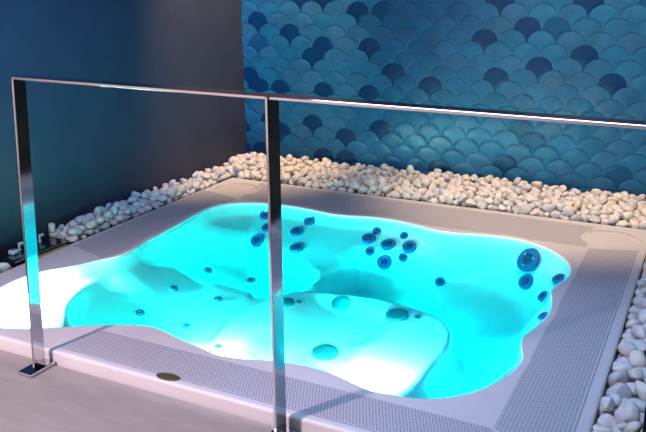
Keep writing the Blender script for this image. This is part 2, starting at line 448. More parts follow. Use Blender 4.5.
# round corner covers, tilted so that the far edge sinks below the rim
def corner_cover(cx, cy, tilt_dir, label):
    bm = bmesh.new(); n = 56; R = .1275; rings = []
    td = Vector(tilt_dir).normalized()
    for rr in (0, .3, .6, .85, .97, 1.0):
        ring = []
        for k in range(n if rr else 1):
            a = 2 * PI * k / n; u = Vector((math.cos(a), math.sin(a))) * R * rr
            z = ZL + .0004 - .010 * max(0, u.dot(td) / R + .05)
            ring.append(bm.verts.new((cx + u.x, cy + u.y, max(z, ZL - .0115))))
        rings.append(ring)
    for A, B in zip(rings, rings[1:]):
        for k in range(n):
            k2 = (k + 1) % n
            if len(A) == 1: bm.faces.new((A[0], B[k], B[k2]))
            else: bm.faces.new((A[k], B[k], B[k2], A[k2]))
    o = child('corner_cover', bm, RIM, smooth=True); o['label'] = label
    # crescent wall that the sunk edge leaves
    bm = bmesh.new(); v0 = []
    for k in range(n):
        a = 2 * PI * k / n; u = Vector((math.cos(a), math.sin(a)))
        v0.append((bm.verts.new((cx + u.x * (R + .001), cy + u.y * (R + .001), ZL - .012)), bm.verts.new((cx + u.x * (R + .001), cy + u.y * (R + .001), ZL + .0004)), bm.verts.new((cx + u.x * (R + .012), cy + u.y * (R + .012), ZL + .0003))))
    for k in range(n):
        a = 2 * PI * (k + .5) / n
        if math.cos(a) * td.x + math.sin(a) * td.y < -.02: continue
        A, B = v0[k], v0[(k + 1) % n]
        bm.faces.new((A[0], B[0], B[1], A[1])); bm.faces.new((A[1], B[1], B[2], A[2]))
    child('collar', bm, RIM, o, at=Vector((0, 0, 0)) + TO)
    return o
corner_cover(-2.325, 3.54, (-.55, .85), 'round cover sunk at the corner by the dark wall')
corner_cover(-.345, 3.54, (.55, .85), 'round cover sunk at the right back corner')

# oval badge on the front edge
bm = bmesh.new()
add_lathe(bm, [(1.0, 0), (1.0, .003), (.93, .0042), (.86, .0030), (.6, .0036), (0, .0042)], 40, Matrix.Translation((-1.357, 1.653, ZL - .0005)) @ Matrix.Rotation(.06, 4, 'Z') @ Matrix.Diagonal((.040, .019, 1, 1)))
o = child('badge', bm, BRONZE, smooth=False); o['label'] = 'oval dark bronze badge'

# ------------------------------------------------------------------ jets
def normal_at(x, y, e=.012):
    return Vector((-(zb(x + e, y) - zb(x - e, y)) / (2 * e), -(zb(x, y + e) - zb(x, y - e)) / (2 * e), 1)).normalized()
def frame_at(x, y, z, nrm):
    return Matrix.Translation((x, y, z)) @ nrm.to_track_quat('Z', 'Y').to_matrix().to_4x4()
def jet(x, y, r, kind):
    z = zb(x, y); n = (normal_at(x, y, .03 if kind == 'large' else .018) + Vector((0, -.05, .38 if kind != 'cover' else .2))).normalized(); m = frame_at(x, y, z, n) @ Matrix.Translation((0, 0, -.004 + .44 * r if kind == 'large' else .20 * r))
    bm = bmesh.new()
    if kind == 'cover':
        add_lathe(bm, [(r, -.010), (r, .002), (r * .94, .005), (r * .7, .006), (r * .3, .0068), (0, .007)], 30, m)
        o = child('suction_cover', bm, COVER, smooth=True); return
    if kind == 'dot':
        add_lathe(bm, [(r, -.006), (r, .002), (r * .6, .004), (r * .45, .001), (0, .0005)], 16, m)
        child('air_nozzle', bm, COVER, smooth=True); return
    add_lathe(bm, [(r * 1.0, -.012), (r * 1.0, .003), (r * .93, .0065), (r * .80, .0065), (r * .72, .0045), (r * .64, .003), (r * .3, .0028), (0, .0028)], 30, m)
    o = child('jet', bm, JET, smooth=True)
    bm = bmesh.new()
    add_lathe(bm, [(r * .46, .001), (r * .46, .005), (r * .36, .0085), (r * .22, .0085), (r * .16, .004), (0, .004)], 22, m)
    q = child('nozzle', bm, JETIN if kind != 'small' else JETIN, o, smooth=True)
    bm = bmesh.new()
    for k in range(3):
        a = 2 * PI * k / 3 + .5
        add_lathe(bm, [(r * .12, .002), (r * .12, .007), (r * .05, .0085), (0, .0085)], 10, m @ Matrix.Translation((math.cos(a) * r * .56, math.sin(a) * r * .56, 0)))
    if kind == 'large':
        child('spout_ring', bm, CHROME2, o, smooth=True)
    else: bm.free()
for J in [(-1.986, 3.196, 0.0356, 'jet'), (-2.035, 3.359, 0.03, 'jet'), (-1.977, 3.278, 0.0294, 'jet'), (-1.806, 3.281, 0.0334, 'jet'), (-1.745, 3.163, 0.0343, 'jet'), (-1.774, 3.363, 0.0319, 'jet'), (-1.427, 3.318, 0.035, 'jet'), (-1.317, 3.298, 0.0354, 'jet'), (-1.209, 3.296, 0.0333, 'jet'), (-1.308, 3.231, 0.0351, 'jet'), (-1.41, 3.375, 0.0209, 'small'), (-1.261, 3.364, 0.0205, 'small'), (-1.393, 3.252, 0.0212, 'small'), (-1.225, 3.257, 0.0209, 'small'), (-1.036, 3.246, 0.0225, 'small'), (-0.648, 3.327, 0.0573, 'large'), (-0.647, 3.27, 0.0358, 'jet'), (-0.49, 3.139, 0.028, 'jet'), (-0.543, 3.119, 0.0242, 'jet'), (-0.469, 2.726, 0.0195, 'jet'), (-2.118, 2.937, 0.0201, 'small'), (-1.976, 2.488, 0.0169, 'small'), (-1.964, 2.25, 0.0161, 'small'), (-1.727, 2.234, 0.0161, 'small'), (-1.763, 2.506, 0.018, 'small'), (-1.934, 3.036, 0.0192, 'small'), (-1.279, 2.695, 0.0402, 'cover'), (-1.014, 2.646, 0.0458, 'cover'), (-1.469, 2.565, 0.0342, 'cover'), (-1.152, 2.289, 0.0475, 'cover'), (-0.938, 2.67, 0.0124, 'dot'), (-1.426, 2.598, 0.0099, 'dot'), (-1.492, 2.106, 0.0136, 'dot')]: jet(*J)

# underwater lamps set into the basin
def lamp(x, y, z, nrm, r=.04):
    m = frame_at(x, y, z, Vector(nrm).normalized())
    bm = bmesh.new(); add_lathe(bm, [(r * 1.25, -.012), (r * 1.25, .003), (r * 1.1, .006), (r, .004), (r, -.004)], 28, m)
    o = child('underwater_lamp', bm, CHROME2, smooth=True)
    bm = bmesh.new(); add_lathe(bm, [(r, -.004), (r * .9, .002), (r * .5, .005), (0, .006)], 28, m)
    child('lamp_lens', bm, LENS, o, smooth=True)
for L in LAMPS: lamp(*L)

# ------------------------------------------------------------------ railing
rail = empty('handrail', (-.9, 1.59, 0), 'polished steel handrail of flat bars in front of the tub', 'handrail')
RO_ = Vector((-.9, 1.59, 0))
def bar(name, x, lean=0.0, mat=CHROME):
    bm = bmesh.new(); m = Matrix(((1, 0, 0, x), (0, 1, lean / .9, 1.562), (0, 0, 1, 0), (0, 0, 0, 1)))
    add_box(bm, (-.004, 0, .008), (.004, .046 if lean else .054, .911 if lean else .9195), .0012, 1, m)
    o = child(name, bm, mat, rail, at=RO_)
    bm = bmesh.new(); add_box(bm, (x - .028, 1.522, 0), (x + .030, 1.6265, .012), .003, 2)
    child('base_plate', bm, mat, o, at=RO_)
    return o
bar('post', -1.815, .056); bar('post', -.936)
bm = bmesh.new(); add_box(bm, (-1.820, 1.568, .919), (-.05, 1.616, .927), .0012, 1)
for v in bm.verts:                              # the rail follows the slight lean of its end post
    s = (-.944 - v.co.x) / .878; v.co.y += .054 * s; v.co.z -= .012 * max(0, s)
child('top_rail', bm, CHROME, rail, at=RO_)

# ------------------------------------------------------------------ control plate by the dark wall
plate = empty('control_plate', (-2.59, 2.29, .03), 'glossy black control plate with pale fittings beside the tub, under the dark wall', 'control plate')
PO = Vector((-2.59, 2.29, .03))
bm = bmesh.new(); add_box(bm, (-2.635, 2.135, .03), (-2.515, 2.448, .058), .003, 2); child('plate', bm, BLACKGLASS, plate, at=PO)
bm = bmesh.new(); add_box(bm, (-2.5155, 2.140, .0535), (-2.5115, 2.446, .0575), .0008, 1); o = child('edge_strip', bm, CHROME2, plate, at=PO); o['label'] = 'bright steel strip along the plate edge'
bm = bmesh.new(); add_box(bm, (-2.511, 2.20, .040), (-2.487, 2.425, .0462), .002, 2); o = child('trim_strip', bm, BRASS, plate, at=PO); o['label'] = 'olive brass strip below the plate'
# square push button with a dark eye
def ring_button(x, y, z):
    bm = bmesh.new()
    add_box(bm, (x - .016, y - .017, z), (x + .016, y + .017, z + .020), .006, 3)
    o = child('button', bm, MARK, plate, at=PO)
    bm = bmesh.new(); add_box(bm, (x - .008, y - .008, z + .018), (x + .008, y + .008, z + .0215), .002, 2)
    child('button_eye', bm, JETIN, o, at=PO)
ring_button(-2.592, 2.205, .058)
def lever(x, y, z):
    bm = bmesh.new(); add_lathe(bm, [(.008, 0), (.008, .004), (.0045, .006), (.0045, .030), (0, .030)], 16, Matrix.Translation((x, y, z)))
    o = child('lever', bm, MARK, plate, smooth=False, at=PO)
    bm = bmesh.new(); add_box(bm, (x - .004, y - .004, z + .022), (x + .004, y + .024, z + .034), .002, 2)
    child('lever_head', bm, MARK, o, at=PO)
lever(-2.606, 2.250, .058); lever(-2.612, 2.372, .058)

# ------------------------------------------------------------------ pebbles
bm = bmesh.new()
add_box(bm, (WALL_X, 1.622, -.06), (X0 - .002, WALL_Y, .014))
add_box(bm, (X0 - .002, Y1 + .002, -.06), (-.05, WALL_Y, .012))
add_box(bm, (X1 + .002, 1.622, -.06), (-.05, Y1 + .002, -.02))
tag(obj('gravel_bed', bm, GRAVEL), 'dark fine gravel bed beneath the white pebbles', 'gravel', kind='stuff')

def pebble_mesh(k, mat):
    r = random.Random(100 + k)
    bm = bmesh.new(); bmesh.ops.create_icosphere(bm, subdivisions=3, radius=1)
    ax = [(1, .82, .62), (1, .74, .66), (1, .9, .58), (1, .68, .55), (1, .86, .72), (1, .78, .5), (1, .8, .68), (1, .92, .66)][k]
    off = Vector((r.uniform(-9, 9), r.uniform(-9, 9), r.uniform(-9, 9)))
    cuts = [(Vector((r.gauss(0, 1), r.gauss(0, 1), r.gauss(0, 1))).normalized(), r.uniform(.60, .86)) for _ in range(8)]
    for v in bm.verts:
        p = v.co.copy()
        for n, d in cuts:
            e = p.dot(n) - d
            if e > 0: p -= n * e * .82
        q = 1.08 + .20 * noise.noise(p * .9 + off) + .08 * noise.noise(p * 2.1 + off)
        v.co = Vector((p.x * ax[0], p.y * ax[1], p.z * ax[2])) * q * .03
    for f in bm.faces: f.smooth = True
    me = bpy.data.meshes.new('pebble'); bm.to_mesh(me); bm.free(); me.materials.append(mat); return me
PM = [[pebble_mesh(k, m) for k in range(8)] for m in (STONE, STONE_B, STONE_C)]
MATPICK = [0, 0, 2, 0, 1, 0, 2, 0, 0, 1]
PEB = """m,2,1000,-2615,3822,50,946,218,-233,-55
m,5,940,-2563,3823,44,931,-60,6,361
m,5,1000,-2519,3821,45,367,5,60,-928
b,4,1100,-2459,3786,50,241,-123,-481,834
m,7,1000,-2363,3804,48,368,170,51,-913
m,2,940,-2300,3799,46,824,219,-114,-510
m,3,940,-2253,3814,43,980,118,68,-144
m,2,940,-2213,3791,46,371,77,-183,-907
m,5,660,-2140,3820,38,697,91,10,711
b,1,1100,-2108,3800,51,656,-89,-154,733
b,7,940,-2059,3800,47,987,138,76,-11
m,1,860,-2012,3810,43,809,513,-244,-150
m,0,780,-1940,3827,40,930,-33,6,365
m,1,780,-1918,3806,42,423,157,-546,-706
b,5,1100,-1850,3796,44,390,7,58,-919
b,5,1100,-1794,3789,44,880,-35,43,-471
b,3,940,-1743,3789,43,333,-43,129,933
m,1,1000,-1683,3803,48,982,-115,-55,-143
b,0,1100,-1623,3800,44,858,-22,22,-513
m,2,660,-1558,3809,41,855,181,-90,-478
m,2,780,-1521,3808,43,731,95,119,-665
b,7,1100,-1477,3790,50,974,-9,172,147
m,5,860,-1379,3814,41,91,37,33,-995
m,1,1000,-1312,3802,49,292,55,-160,942
b,0,940,-1262,3793,42,722,-21,30,-691
m,5,1000,-1220,3807,43,327,8,59,-943
b,2,1000,-1142,3799,48,35,152,15,-988
m,1,860,-1103,3802,46,813,-225,130,-520
m,5,1000,-1054,3815,43,962,85,-22,258
b,6,860,-959,3805,42,610,83,-69,785
b,7,940,-900,3797,48,858,-55,-82,-504
b,4,940,-833,3792,45,395,253,153,870
m,4,660,-781,3814,40,854,293,-40,427
b,4,940,-739,3816,45,948,223,-195,-113
m,7,660,-683,3801,42,551,124,9,825
m,5,1100,-639,3822,44,921,87,-27,379
b,5,1100,-590,3795,44,392,-46,-39,918
m,2,660,-542,3811,41,864,215,-93,447
m,1,780,-488,3819,43,321,188,-301,-878
b,7,1000,-452,3794,50,420,-92,-36,-902
m,2,1000,-373,3815,47,981,175,-63,46
b,2,1000,-325,3789,48,219,156,45,-962
m,2,660,-291,3811,41,642,-86,160,-745
m,1,1000,-232,3824,48,412,173,-231,-864
m,2,940,-191,3797,46,500,-124,-133,847
m,7,1100,-140,3812,52,828,496,-131,-224
m,0,1000,-92,3819,43,809,-18,22,-587
m,1,660,-2616,3862,44,817,-227,129,-514
m,2,780,-2582,3860,45,557,-74,-284,-777
m,5,860,-2522,3865,43,18,26,84,996
m,5,660,-2355,3847,38,559,-53,-29,827
m,5,780,-2316,3850,44,417,-317,-402,751
m,1,860,-2254,3849,43,819,560,-95,75
m,3,1100,-2199,3837,46,350,77,2,934
m,0,860,-2142,3864,41,859,-43,-17,510
m,2,940,-1895,3852,46,552,155,-199,-794
m,0,940,-1856,3854,42,559,-31,-32,828
m,5,1100,-1801,3852,44,496,43,-41,866
m,3,1000,-1757,3841,44,203,-137,-61,-968
m,0,940,-1672,3849,42,221,-18,-40,974
m,2,1100,-1587,3842,49,301,-168,65,-937
m,2,860,-1509,3858,44,680,173,-155,-696
m,7,1100,-1369,3861,51,818,158,-13,-553
m,5,780,-1283,3862,40,694,90,11,714
m,6,1100,-1219,3859,46,262,104,-32,959
m,7,1100,-1158,3852,51,245,-123,-36,961
m,7,1100,-998,3858,50,955,58,160,-242
m,0,940,-931,3850,42,967,-9,4,253
m,2,780,-846,3859,43,506,-135,70,849
m,2,660,-742,3854,41,107,177,114,972
m,3,860,-692,3842,42,874,63,-55,478
m,1,780,-651,3857,43,984,162,37,69
m,7,780,-596,3840,44,931,156,28,-328
m,3,660,-560,3843,39,600,135,-64,786
m,2,660,-497,3854,41,15,80,-104,-991
m,5,940,-460,3857,42,512,-6,57,-857
m,2,1000,-380,3869,47,590,-96,-144,-789
m,6,940,-322,3858,44,349,-103,-35,-931
m,0,780,-276,3848,40,965,-48,-5,258
m,1,1100,-192,3874,51,38,192,269,943
m,4,1100,-130,3869,52,970,-171,-96,-143
m,0,1000,-2637,3900,45,188,-9,61,-980
m,1,1100,-2471,3916,54,396,-162,205,880
m,2,660,-2313,3908,41,685,149,-138,-700
m,7,1100,-2215,3909,50,937,68,156,-304
m,7,660,-2158,3903,42,430,71,106,-894
m,7,940,-2112,3908,48,131,-118,-50,983
m,1,940,-1953,3899,47,946,-4,-67,318
m,0,1100,-1902,3903,44,49,-10,-44,998
m,7,1000,-1842,3905,48,701,130,109,-693
m,6,1100,-1691,3916,46,976,17,-107,188
m,6,940,-1534,3898,44,757,68,-85,644
m,1,1100,-1489,3895,48,773,418,-333,-341
m,2,940,-1434,3910,46,980,-29,150,131
m,7,860,-1068,3885,46,986,102,105,-80
m,5,1100,-914,3898,44,366,5,60,-929
m,2,780,-847,3906,43,949,32,148,-277
m,7,1000,-803,3902,49,761,7,-133,-635
m,0,780,-548,3904,40,702,-42,-36,710
m,6,1000,-386,3920,45,259,-105,-24,-960
m,4,780,-281,3921,43,759,-430,238,-426
m,4,1100,-184,3913,56,780,-420,135,444
m,4,1000,-2638,3962,51,242,200,-121,942
m,7,940,-2507,3958,49,895,115,95,-420
m,1,1000,-2448,3949,50,983,162,39,80
m,7,660,-2403,3946,44,227,-44,152,961
m,3,1000,-2304,3950,44,935,77,-129,321
m,3,860,-1895,3973,42,968,60,-137,200
m,4,1100,-1314,3964,48,932,275,-110,210
m,4,780,-1170,3951,44,937,74,-212,269
m,4,1100,-1103,3954,48,255,226,191,920
m,0,1000,-997,3961,43,260,-5,45,-964
m,2,1100,-923,3941,55,767,576,248,135
m,7,1100,-754,3957,50,931,-42,174,318
m,7,1100,-543,3953,52,357,90,-41,929
m,3,860,-493,3971,42,967,46,-62,245
m,5,1100,-2447,4023,46,849,18,-57,524
m,7,1100,-2060,4003,51,777,18,126,-616
m,7,940,-1322,4016,48,739,-122,41,661
m,1,1100,-1254,4002,50,523,-28,-122,843
m,1,1100,-1152,3999,51,559,-18,27,829
m,0,1100,-1141,4072,46,995,81,-33,-38
m,4,1100,-1086,4070,49,759,-429,235,-431
m,7,940,-814,4080,49,177,-58,8,-982
m,1,1000,-692,4060,48,821,33,109,559
m,7,1100,-641,4053,50,703,-126,153,683
m,6,1100,-80,4070,46,903,46,-99,415
m,1,1100,-1487,4144,50,214,28,154,964
m,7,1000,-1041,4137,51,389,395,381,740
m,7,1000,-760,4114,51,963,184,-190,47
m,7,1100,-678,4136,50,878,90,143,-447
m,7,1100,-594,4129,51,963,111,-74,233
m,0,1100,-297,4140,60,81,713,78,-692
m,5,940,-2580,3782,46,67,-130,-961,235
b,1,1000,-2511,3784,61,664,745,-5,-64
b,2,1100,-2477,3796,95,672,-163,-215,-690
b,6,940,-2409,3788,58,711,530,-126,445
b,3,940,-2362,3778,70,880,452,66,-128
m,7,660,-2325,3781,58,952,111,-269,98
m,1,940,-2261,3784,59,332,50,387,-859
m,5,780,-2188,3795,67,857,-201,189,-435
m,1,780,-2162,3797,44,335,7,-125,934
b,1,1000,-2080,3785,77,156,-328,897,251
b,4,860,-2033,3785,70,665,632,199,344
m,6,660,-2003,3780,46,747,360,260,-495
b,2,1000,-1956,3788,50,26,194,269,-943
b,7,780,-1892,3785,46,604,683,183,369
b,3,860,-1861,3783,72,933,227,-213,182
b,5,1100,-1814,3788,72,93,76,-218,-969
b,4,1100,-1717,3792,75,685,-718,124,-22
b,0,780,-1663,3779,62,164,-31,388,-907
b,6,860,-1606,3789,71,630,353,-79,688
b,5,940,-1581,3787,46,792,314,-177,-493
b,7,1100,-1530,3796,79,795,219,-348,-446
m,6,780,-1449,3809,63,839,-466,118,-254
b,2,940,-1415,3784,52,852,-461,211,132
b,3,1100,-1360,3783,54,217,159,447,-853
r,5,660,-1302,3775,64,847,490,-29,205
b,7,660,-1280,3804,69,141,388,-409,-814
b,5,860,-1212,3785,65,287,358,-172,872
b,0,1000,-1174,3782,65,335,553,133,-751
b,4,1100,-1109,3791,81,854,-116,-292,414
b,4,940,-1060,3787,60,103,-65,64,-991
b,6,1000,-1005,3788,51,332,-58,284,-898
b,7,660,-932,3778,46,456,757,155,-441
b,0,940,-875,3816,69,920,59,212,324
b,3,780,-864,3782,47,77,722,17,-687
b,0,1100,-785,3785,55,196,270,170,-927
b,5,780,-738,3779,43,453,875,-85,146
b,2,660,-704,3777,44,565,429,-586,391
b,7,860,-636,3781,51,503,824,52,-255
b,7,1100,-576,3791,79,923,7,303,238
b,5,860,-539,3780,48,94,-243,674,-691
b,6,860,-499,3783,51,163,86,-727,661
m,0,660,-408,3805,46,570,565,590,-95
b,7,660,-400,3777,45,143,572,-508,628
b,1,1000,-360,3784,72,907,89,-296,286
b,1,1000,-270,3781,51,879,197,370,-225
b,6,780,-229,3780,48,175,109,617,-759
m,6,1100,-170,3791,87,389,246,765,-450
m,7,1000,-99,3782,78,5,-762,-510,398
m,4,1000,-66,3821,72,385,-618,151,-669
m,6,860,-2646,3862,51,570,489,-251,-611
m,0,940,-2563,3846,69,831,191,226,471
m,4,860,-2520,3840,72,421,168,121,883
m,2,780,-2459,3832,46,564,354,-95,740
m,3,860,-2437,3832,64,59,875,406,-255
m,7,860,-2387,3852,50,315,400,-65,-858
b,0,1100,-2331,3839,67,737,-607,267,-134
m,4,1100,-2237,3834,75,887,-384,234,-107
m,2,860,-2212,3868,65,255,-218,-653,-680
m,0,780,-2167,3848,58,258,-400,-338,812
m,0,1100,-2092,3840,72,875,-27,176,-451
m,2,780,-2044,3880,70,974,-161,-144,-64
m,3,780,-1997,3841,50,6,474,-192,859
m,2,860,-1964,3852,48,349,622,-678,176
m,4,660,-1926,3846,58,770,-526,-228,-278
m,1,780,-1831,3825,63,683,548,394,281
b,0,1100,-1787,3834,72,390,75,-55,916
m,7,660,-1741,3815,57,859,416,241,174
m,2,860,-1705,3840,57,309,-249,150,905
b,2,1000,-1639,3839,80,539,646,447,-303
m,3,940,-1564,3821,69,788,269,502,232
m,3,1000,-1545,3845,47,383,479,-178,-770
b,6,860,-1484,3836,69,695,477,-454,290
m,6,1000,-1422,3840,61,500,114,410,-754
b,1,1100,-1350,3826,76,364,135,363,-847
m,4,940,-1318,3842,52,824,6,-411,391
b,1,1000,-1270,3841,61,205,-289,346,-869
b,4,1100,-1198,3825,74,7,-317,172,-933
b,2,940,-1145,3822,80,621,133,101,-765
b,4,1100,-1088,3839,69,533,233,-65,811
b,4,860,-979,3827,67,527,-760,-191,329
b,6,860,-935,3820,72,884,266,366,117
m,3,780,-895,3832,45,184,-89,575,-792
b,6,940,-820,3837,52,24,502,-390,772
m,3,940,-774,3839,62,159,-34,371,914
m,1,660,-711,3865,53,713,-574,-372,-154
b,1,1100,-681,3822,74,80,80,780,-616
b,0,1000,-621,3855,70,382,830,317,-256
m,4,780,-534,3862,45,722,-265,-95,-632
b,6,860,-505,3842,64,276,43,-198,940
b,1,940,-418,3831,48,770,567,-287,53
b,3,1100,-350,3841,74,792,29,262,551
b,3,1100,-306,3823,70,277,853,272,-349
m,4,660,-263,3821,46,140,-537,382,-739
b,0,780,-249,3858,62,191,-125,-69,971
m,1,940,-179,3830,69,663,586,-409,223
m,6,860,-71,3868,67,864,-84,-115,-482
m,1,780,-2597,3889,56,343,-706,-281,-552
b,6,1100,-2423,3872,73,648,-6,83,757
m,3,860,-2398,3887,49,238,190,220,-927
m,6,1100,-2292,3878,66,967,177,155,-96
m,2,940,-2251,3887,50,643,331,-625,294
m,1,780,-2180,3907,67,728,153,667,49
m,1,1000,-2135,3886,68,537,-29,373,756
m,1,780,-2076,3887,44,822,329,424,190
m,4,860,-2063,3914,72,881,194,-224,369
m,2,1000,-1995,3880,70,483,-110,283,-821
b,2,1000,-1944,3876,75,848,73,-209,-481
m,0,660,-1912,3880,63,786,-8,-396,474
m,2,660,-1836,3873,63,533,-248,130,-798
m,1,860,-1770,3924,63,242,364,428,791
m,4,1100,-1740,3880,56,942,-109,79,306
b,6,1100,-1671,3872,73,780,-232,92,574
m,2,940,-1613,3881,67,252,-76,-171,-949
m,5,660,-1556,3895,69,704,196,445,518
b,4,860,-1521,3879,75,877,401,-147,220
m,3,940,-1450,3873,71,963,129,233,43
m,5,940,-1408,3892,67,831,-23,146,536
m,0,780,-1364,3910,60,961,-171,68,205
m,3,860,-1325,3886,62,172,169,209,948
m,2,940,-1276,3888,69,905,396,-100,-118
m,4,940,-1228,3905,60,257,-231,-13,-938
m,0,860,-1179,3926,67,129,-360,746,546
m,7,940,-1099,3904,68,621,107,487,605
m,5,940,-1042,3886,64,507,-355,-18,-785
m,3,1100,-1001,3903,68,274,-3,384,882
b,1,940,-880,3885,66,873,232,293,-313
b,6,780,-840,3882,65,994,64,27,-82
b,2,1100,-775,3918,82,534,31,156,-831
m,4,940,-749,3886,58,734,659,-80,146
m,6,660,-571,3874,43,663,484,-192,538
m,5,940,-520,3898,55,135,605,106,778
m,5,1100,-483,3900,47,614,-104,255,-740
b,0,1100,-432,3924,72,156,45,-57,-985
m,1,1100,-355,3889,73,883,-89,53,-458
m,7,660,-281,3880,44,854,418,114,287
m,5,660,-251,3889,43,155,709,-184,-663
m,2,1100,-185,3886,94,884,122,-229,389
m,2,780,-2646,3924,70,617,-99,129,770
m,2,1100,-2486,3962,82,442,-91,-42,-891
b,0,1100,-2410,3933,73,914,-96,-49,391
m,7,1000,-2352,3938,65,723,-84,334,598
m,3,1100,-2307,3932,71,412,22,221,-884
m,1,1000,-2254,3946,68,516,169,481,688
m,7,940,-2108,3946,75,840,2,133,525
m,1,860,-1962,3930,64,898,40,127,419
m,7,1000,-1901,3950,66,876,404,-15,263
b,2,1100,-1858,3930,86,380,147,-170,-897
m,6,940,-1775,3967,70,334,-80,-174,923
m,6,1100,-1710,3982,74,734,-319,-92,-592
m,6,780,-1446,3943,64,979,97,-7,177
m,4,780,-1347,3944,57,200,369,-276,-865
m,3,660,-1276,3948,62,154,-72,-37,-985
m,2,780,-1240,3948,64,819,293,-455,-191
m,1,660,-1141,3944,63,770,213,-176,-575
m,2,780,-1067,3926,47,436,387,-197,788
m,1,660,-963,3940,54,910,-85,203,-352
b,2,780,-917,3909,78,678,481,546,103
b,4,1100,-878,3930,69,558,195,-213,778
m,6,860,-709,3961,66,434,133,297,840
m,7,940,-670,3937,66,870,-478,90,87
b,7,1100,-557,3912,79,352,509,-183,-764
b,3,1000,-496,3951,65,563,179,250,767
b,0,1100,-387,3961,71,139,-38,87,986
m,2,940,-247,3935,47,669,208,-251,-668
m,3,1100,-77,3938,52,908,407,-88,40
m,4,1100,-2632,3999,80,156,-200,143,-957
m,2,1100,-2592,3968,70,385,852,-245,258
m,7,860,-2417,3987,50,939,286,-164,93
m,1,1100,-2135,4000,76,877,128,43,-462
m,0,780,-2089,3989,74,741,315,-159,-572
m,6,1000,-1861,4005,74,921,117,-251,-275
m,6,1100,-1608,4013,66,937,-42,-117,-325
m,7,940,-1522,3980,64,765,296,164,548
m,2,940,-1437,3991,68,782,2,-214,-585
m,0,940,-1394,4007,70,681,477,34,-554
m,3,1100,-1349,4009,77,427,-31,-333,840
m,5,780,-1291,4005,46,303,657,-143,-675
b,5,1100,-1224,3988,73,959,-36,210,-186
m,6,780,-1182,4009,68,453,171,-456,-747
m,3,780,-1092,3996,53,897,25,249,-366
m,5,660,-1073,3979,57,395,-630,68,665
m,5,1000,-1031,3983,66,925,243,246,-156
m,2,860,-982,3992,70,975,69,-8,-212
m,5,940,-927,3986,63,71,55,-217,972
m,2,940,-663,3977,44,52,-20,-969,240
m,3,1000,-619,3987,47,136,-246,201,938
b,1,1100,-414,4006,68,156,267,-524,-793
b,7,940,-343,3995,74,574,225,330,715
m,6,940,-302,3989,57,433,381,-73,-814
m,2,1000,-252,3974,66,977,-161,103,95
m,4,660,-133,4007,71,527,31,-205,824
m,6,940,-2564,4070,70,974,205,99,8
m,4,940,-2520,4033,80,493,354,-144,782
m,3,1000,-2480,4051,67,408,-116,159,-892
m,7,940,-2365,4052,74,345,-27,149,-926
m,2,1000,-2314,4052,75,730,259,193,-603
m,1,1000,-2271,4036,56,714,112,135,677
m,7,1100,-2222,4041,59,987,117,-55,99
m,0,1000,-2170,4046,65,244,-739,-347,-523
m,2,860,-2008,4052,66,803,-143,-91,-571
m,4,1000,-1954,4048,65,363,-210,208,-884
m,7,940,-1910,4044,67,955,94,-139,244
m,1,1100,-1826,4094,54,986,-144,85,10
m,3,860,-1786,4038,76,894,288,159,304
m,6,780,-1706,4066,67,958,-115,-190,-182
m,6,940,-1659,4061,71,390,8,-190,-901
m,5,660,-1602,4057,67,693,181,-89,-692
m,7,860,-1538,4049,54,540,-77,-274,792
m,0,860,-1429,4034,56,102,-171,395,-897
m,6,940,-1246,4038,74,13,-233,-251,939
m,7,860,-1182,4042,52,636,599,152,-461
m,5,940,-978,4052,71,152,379,109,-906
m,7,1000,-918,4052,79,886,-257,-384,52
m,7,780,-822,4036,56,904,379,188,54
b,4,1100,-789,4050,75,292,311,-327,843
m,4,1000,-740,4064,51,479,677,18,559
b,6,780,-678,4033,68,807,308,-53,-500
m,1,940,-661,4094,55,162,-429,102,883
m,4,660,-551,4051,66,221,-11,-820,528
m,6,1000,-505,4044,70,145,-106,-62,-982
m,0,1100,-452,4031,63,390,136,-183,-892
m,3,1100,-254,4059,55,445,-357,51,820
m,4,780,-68,4032,71,718,-191,224,-631
m,7,1000,-2643,4108,75,809,70,52,-581
m,4,1000,-2287,4099,63,258,-141,-98,951
m,2,1100,-2188,4137,79,990,136,-6,40
m,4,1000,-1622,4102,60,512,-223,-65,-827
m,0,1100,-1501,4107,71,920,117,-310,210
m,4,1100,-1323,4134,78,885,-103,-76,-449
m,5,1100,-1270,4112,72,891,-45,241,-381
m,6,1000,-1228,4140,64,472,209,3,-857
m,3,1000,-1162,4107,69,971,235,38,3
m,7,860,-1120,4096,68,759,-7,-138,-636
m,7,780,-1074,4109,71,207,-50,-196,957
m,5,660,-956,4094,64,959,195,183,-94
m,7,780,-915,4103,65,19,541,157,826
m,3,1100,-862,4097,62,293,8,-212,-932
m,5,780,-793,4112,68,769,215,-48,-600
m,4,660,-760,4109,81,437,178,133,872
m,0,1000,-638,4127,56,820,24,431,-375
b,4,1100,-504,4147,84,771,-603,-176,-105
m,7,1000,-462,4142,60,636,-313,203,675
m,5,780,-270,4143,79,734,16,654,183
b,3,1000,-2494,3880,69,274,-429,532,677
m,2,780,-2488,3836,67,643,182,-743,-43
m,5,780,-2395,3830,67,617,372,7,-694
b,6,1000,-2146,3786,77,34,-261,-871,-415
m,4,780,-2028,3834,70,599,-118,-124,-782
b,3,1000,-1982,3818,64,413,665,373,-499
m,1,780,-1777,3887,73,80,819,516,238
b,4,1000,-1722,3845,85,639,-202,166,-723
b,4,860,-1402,3807,68,220,923,-306,-80
m,6,1000,-1190,3886,74,59,166,-974,142
b,1,1000,-1026,3820,68,759,614,180,118
b,2,940,-456,3836,70,644,13,-205,-737
b,3,1000,-414,3874,67,164,957,233,-62
m,2,940,-2542,3908,81,730,-340,-459,376
b,2,940,-2458,3921,90,825,-183,-306,-439
m,6,780,-2337,3882,51,969,-169,170,57
b,6,1100,-2172,3874,95,583,175,-17,-793
b,7,1000,-2092,3896,86,621,485,-60,-613
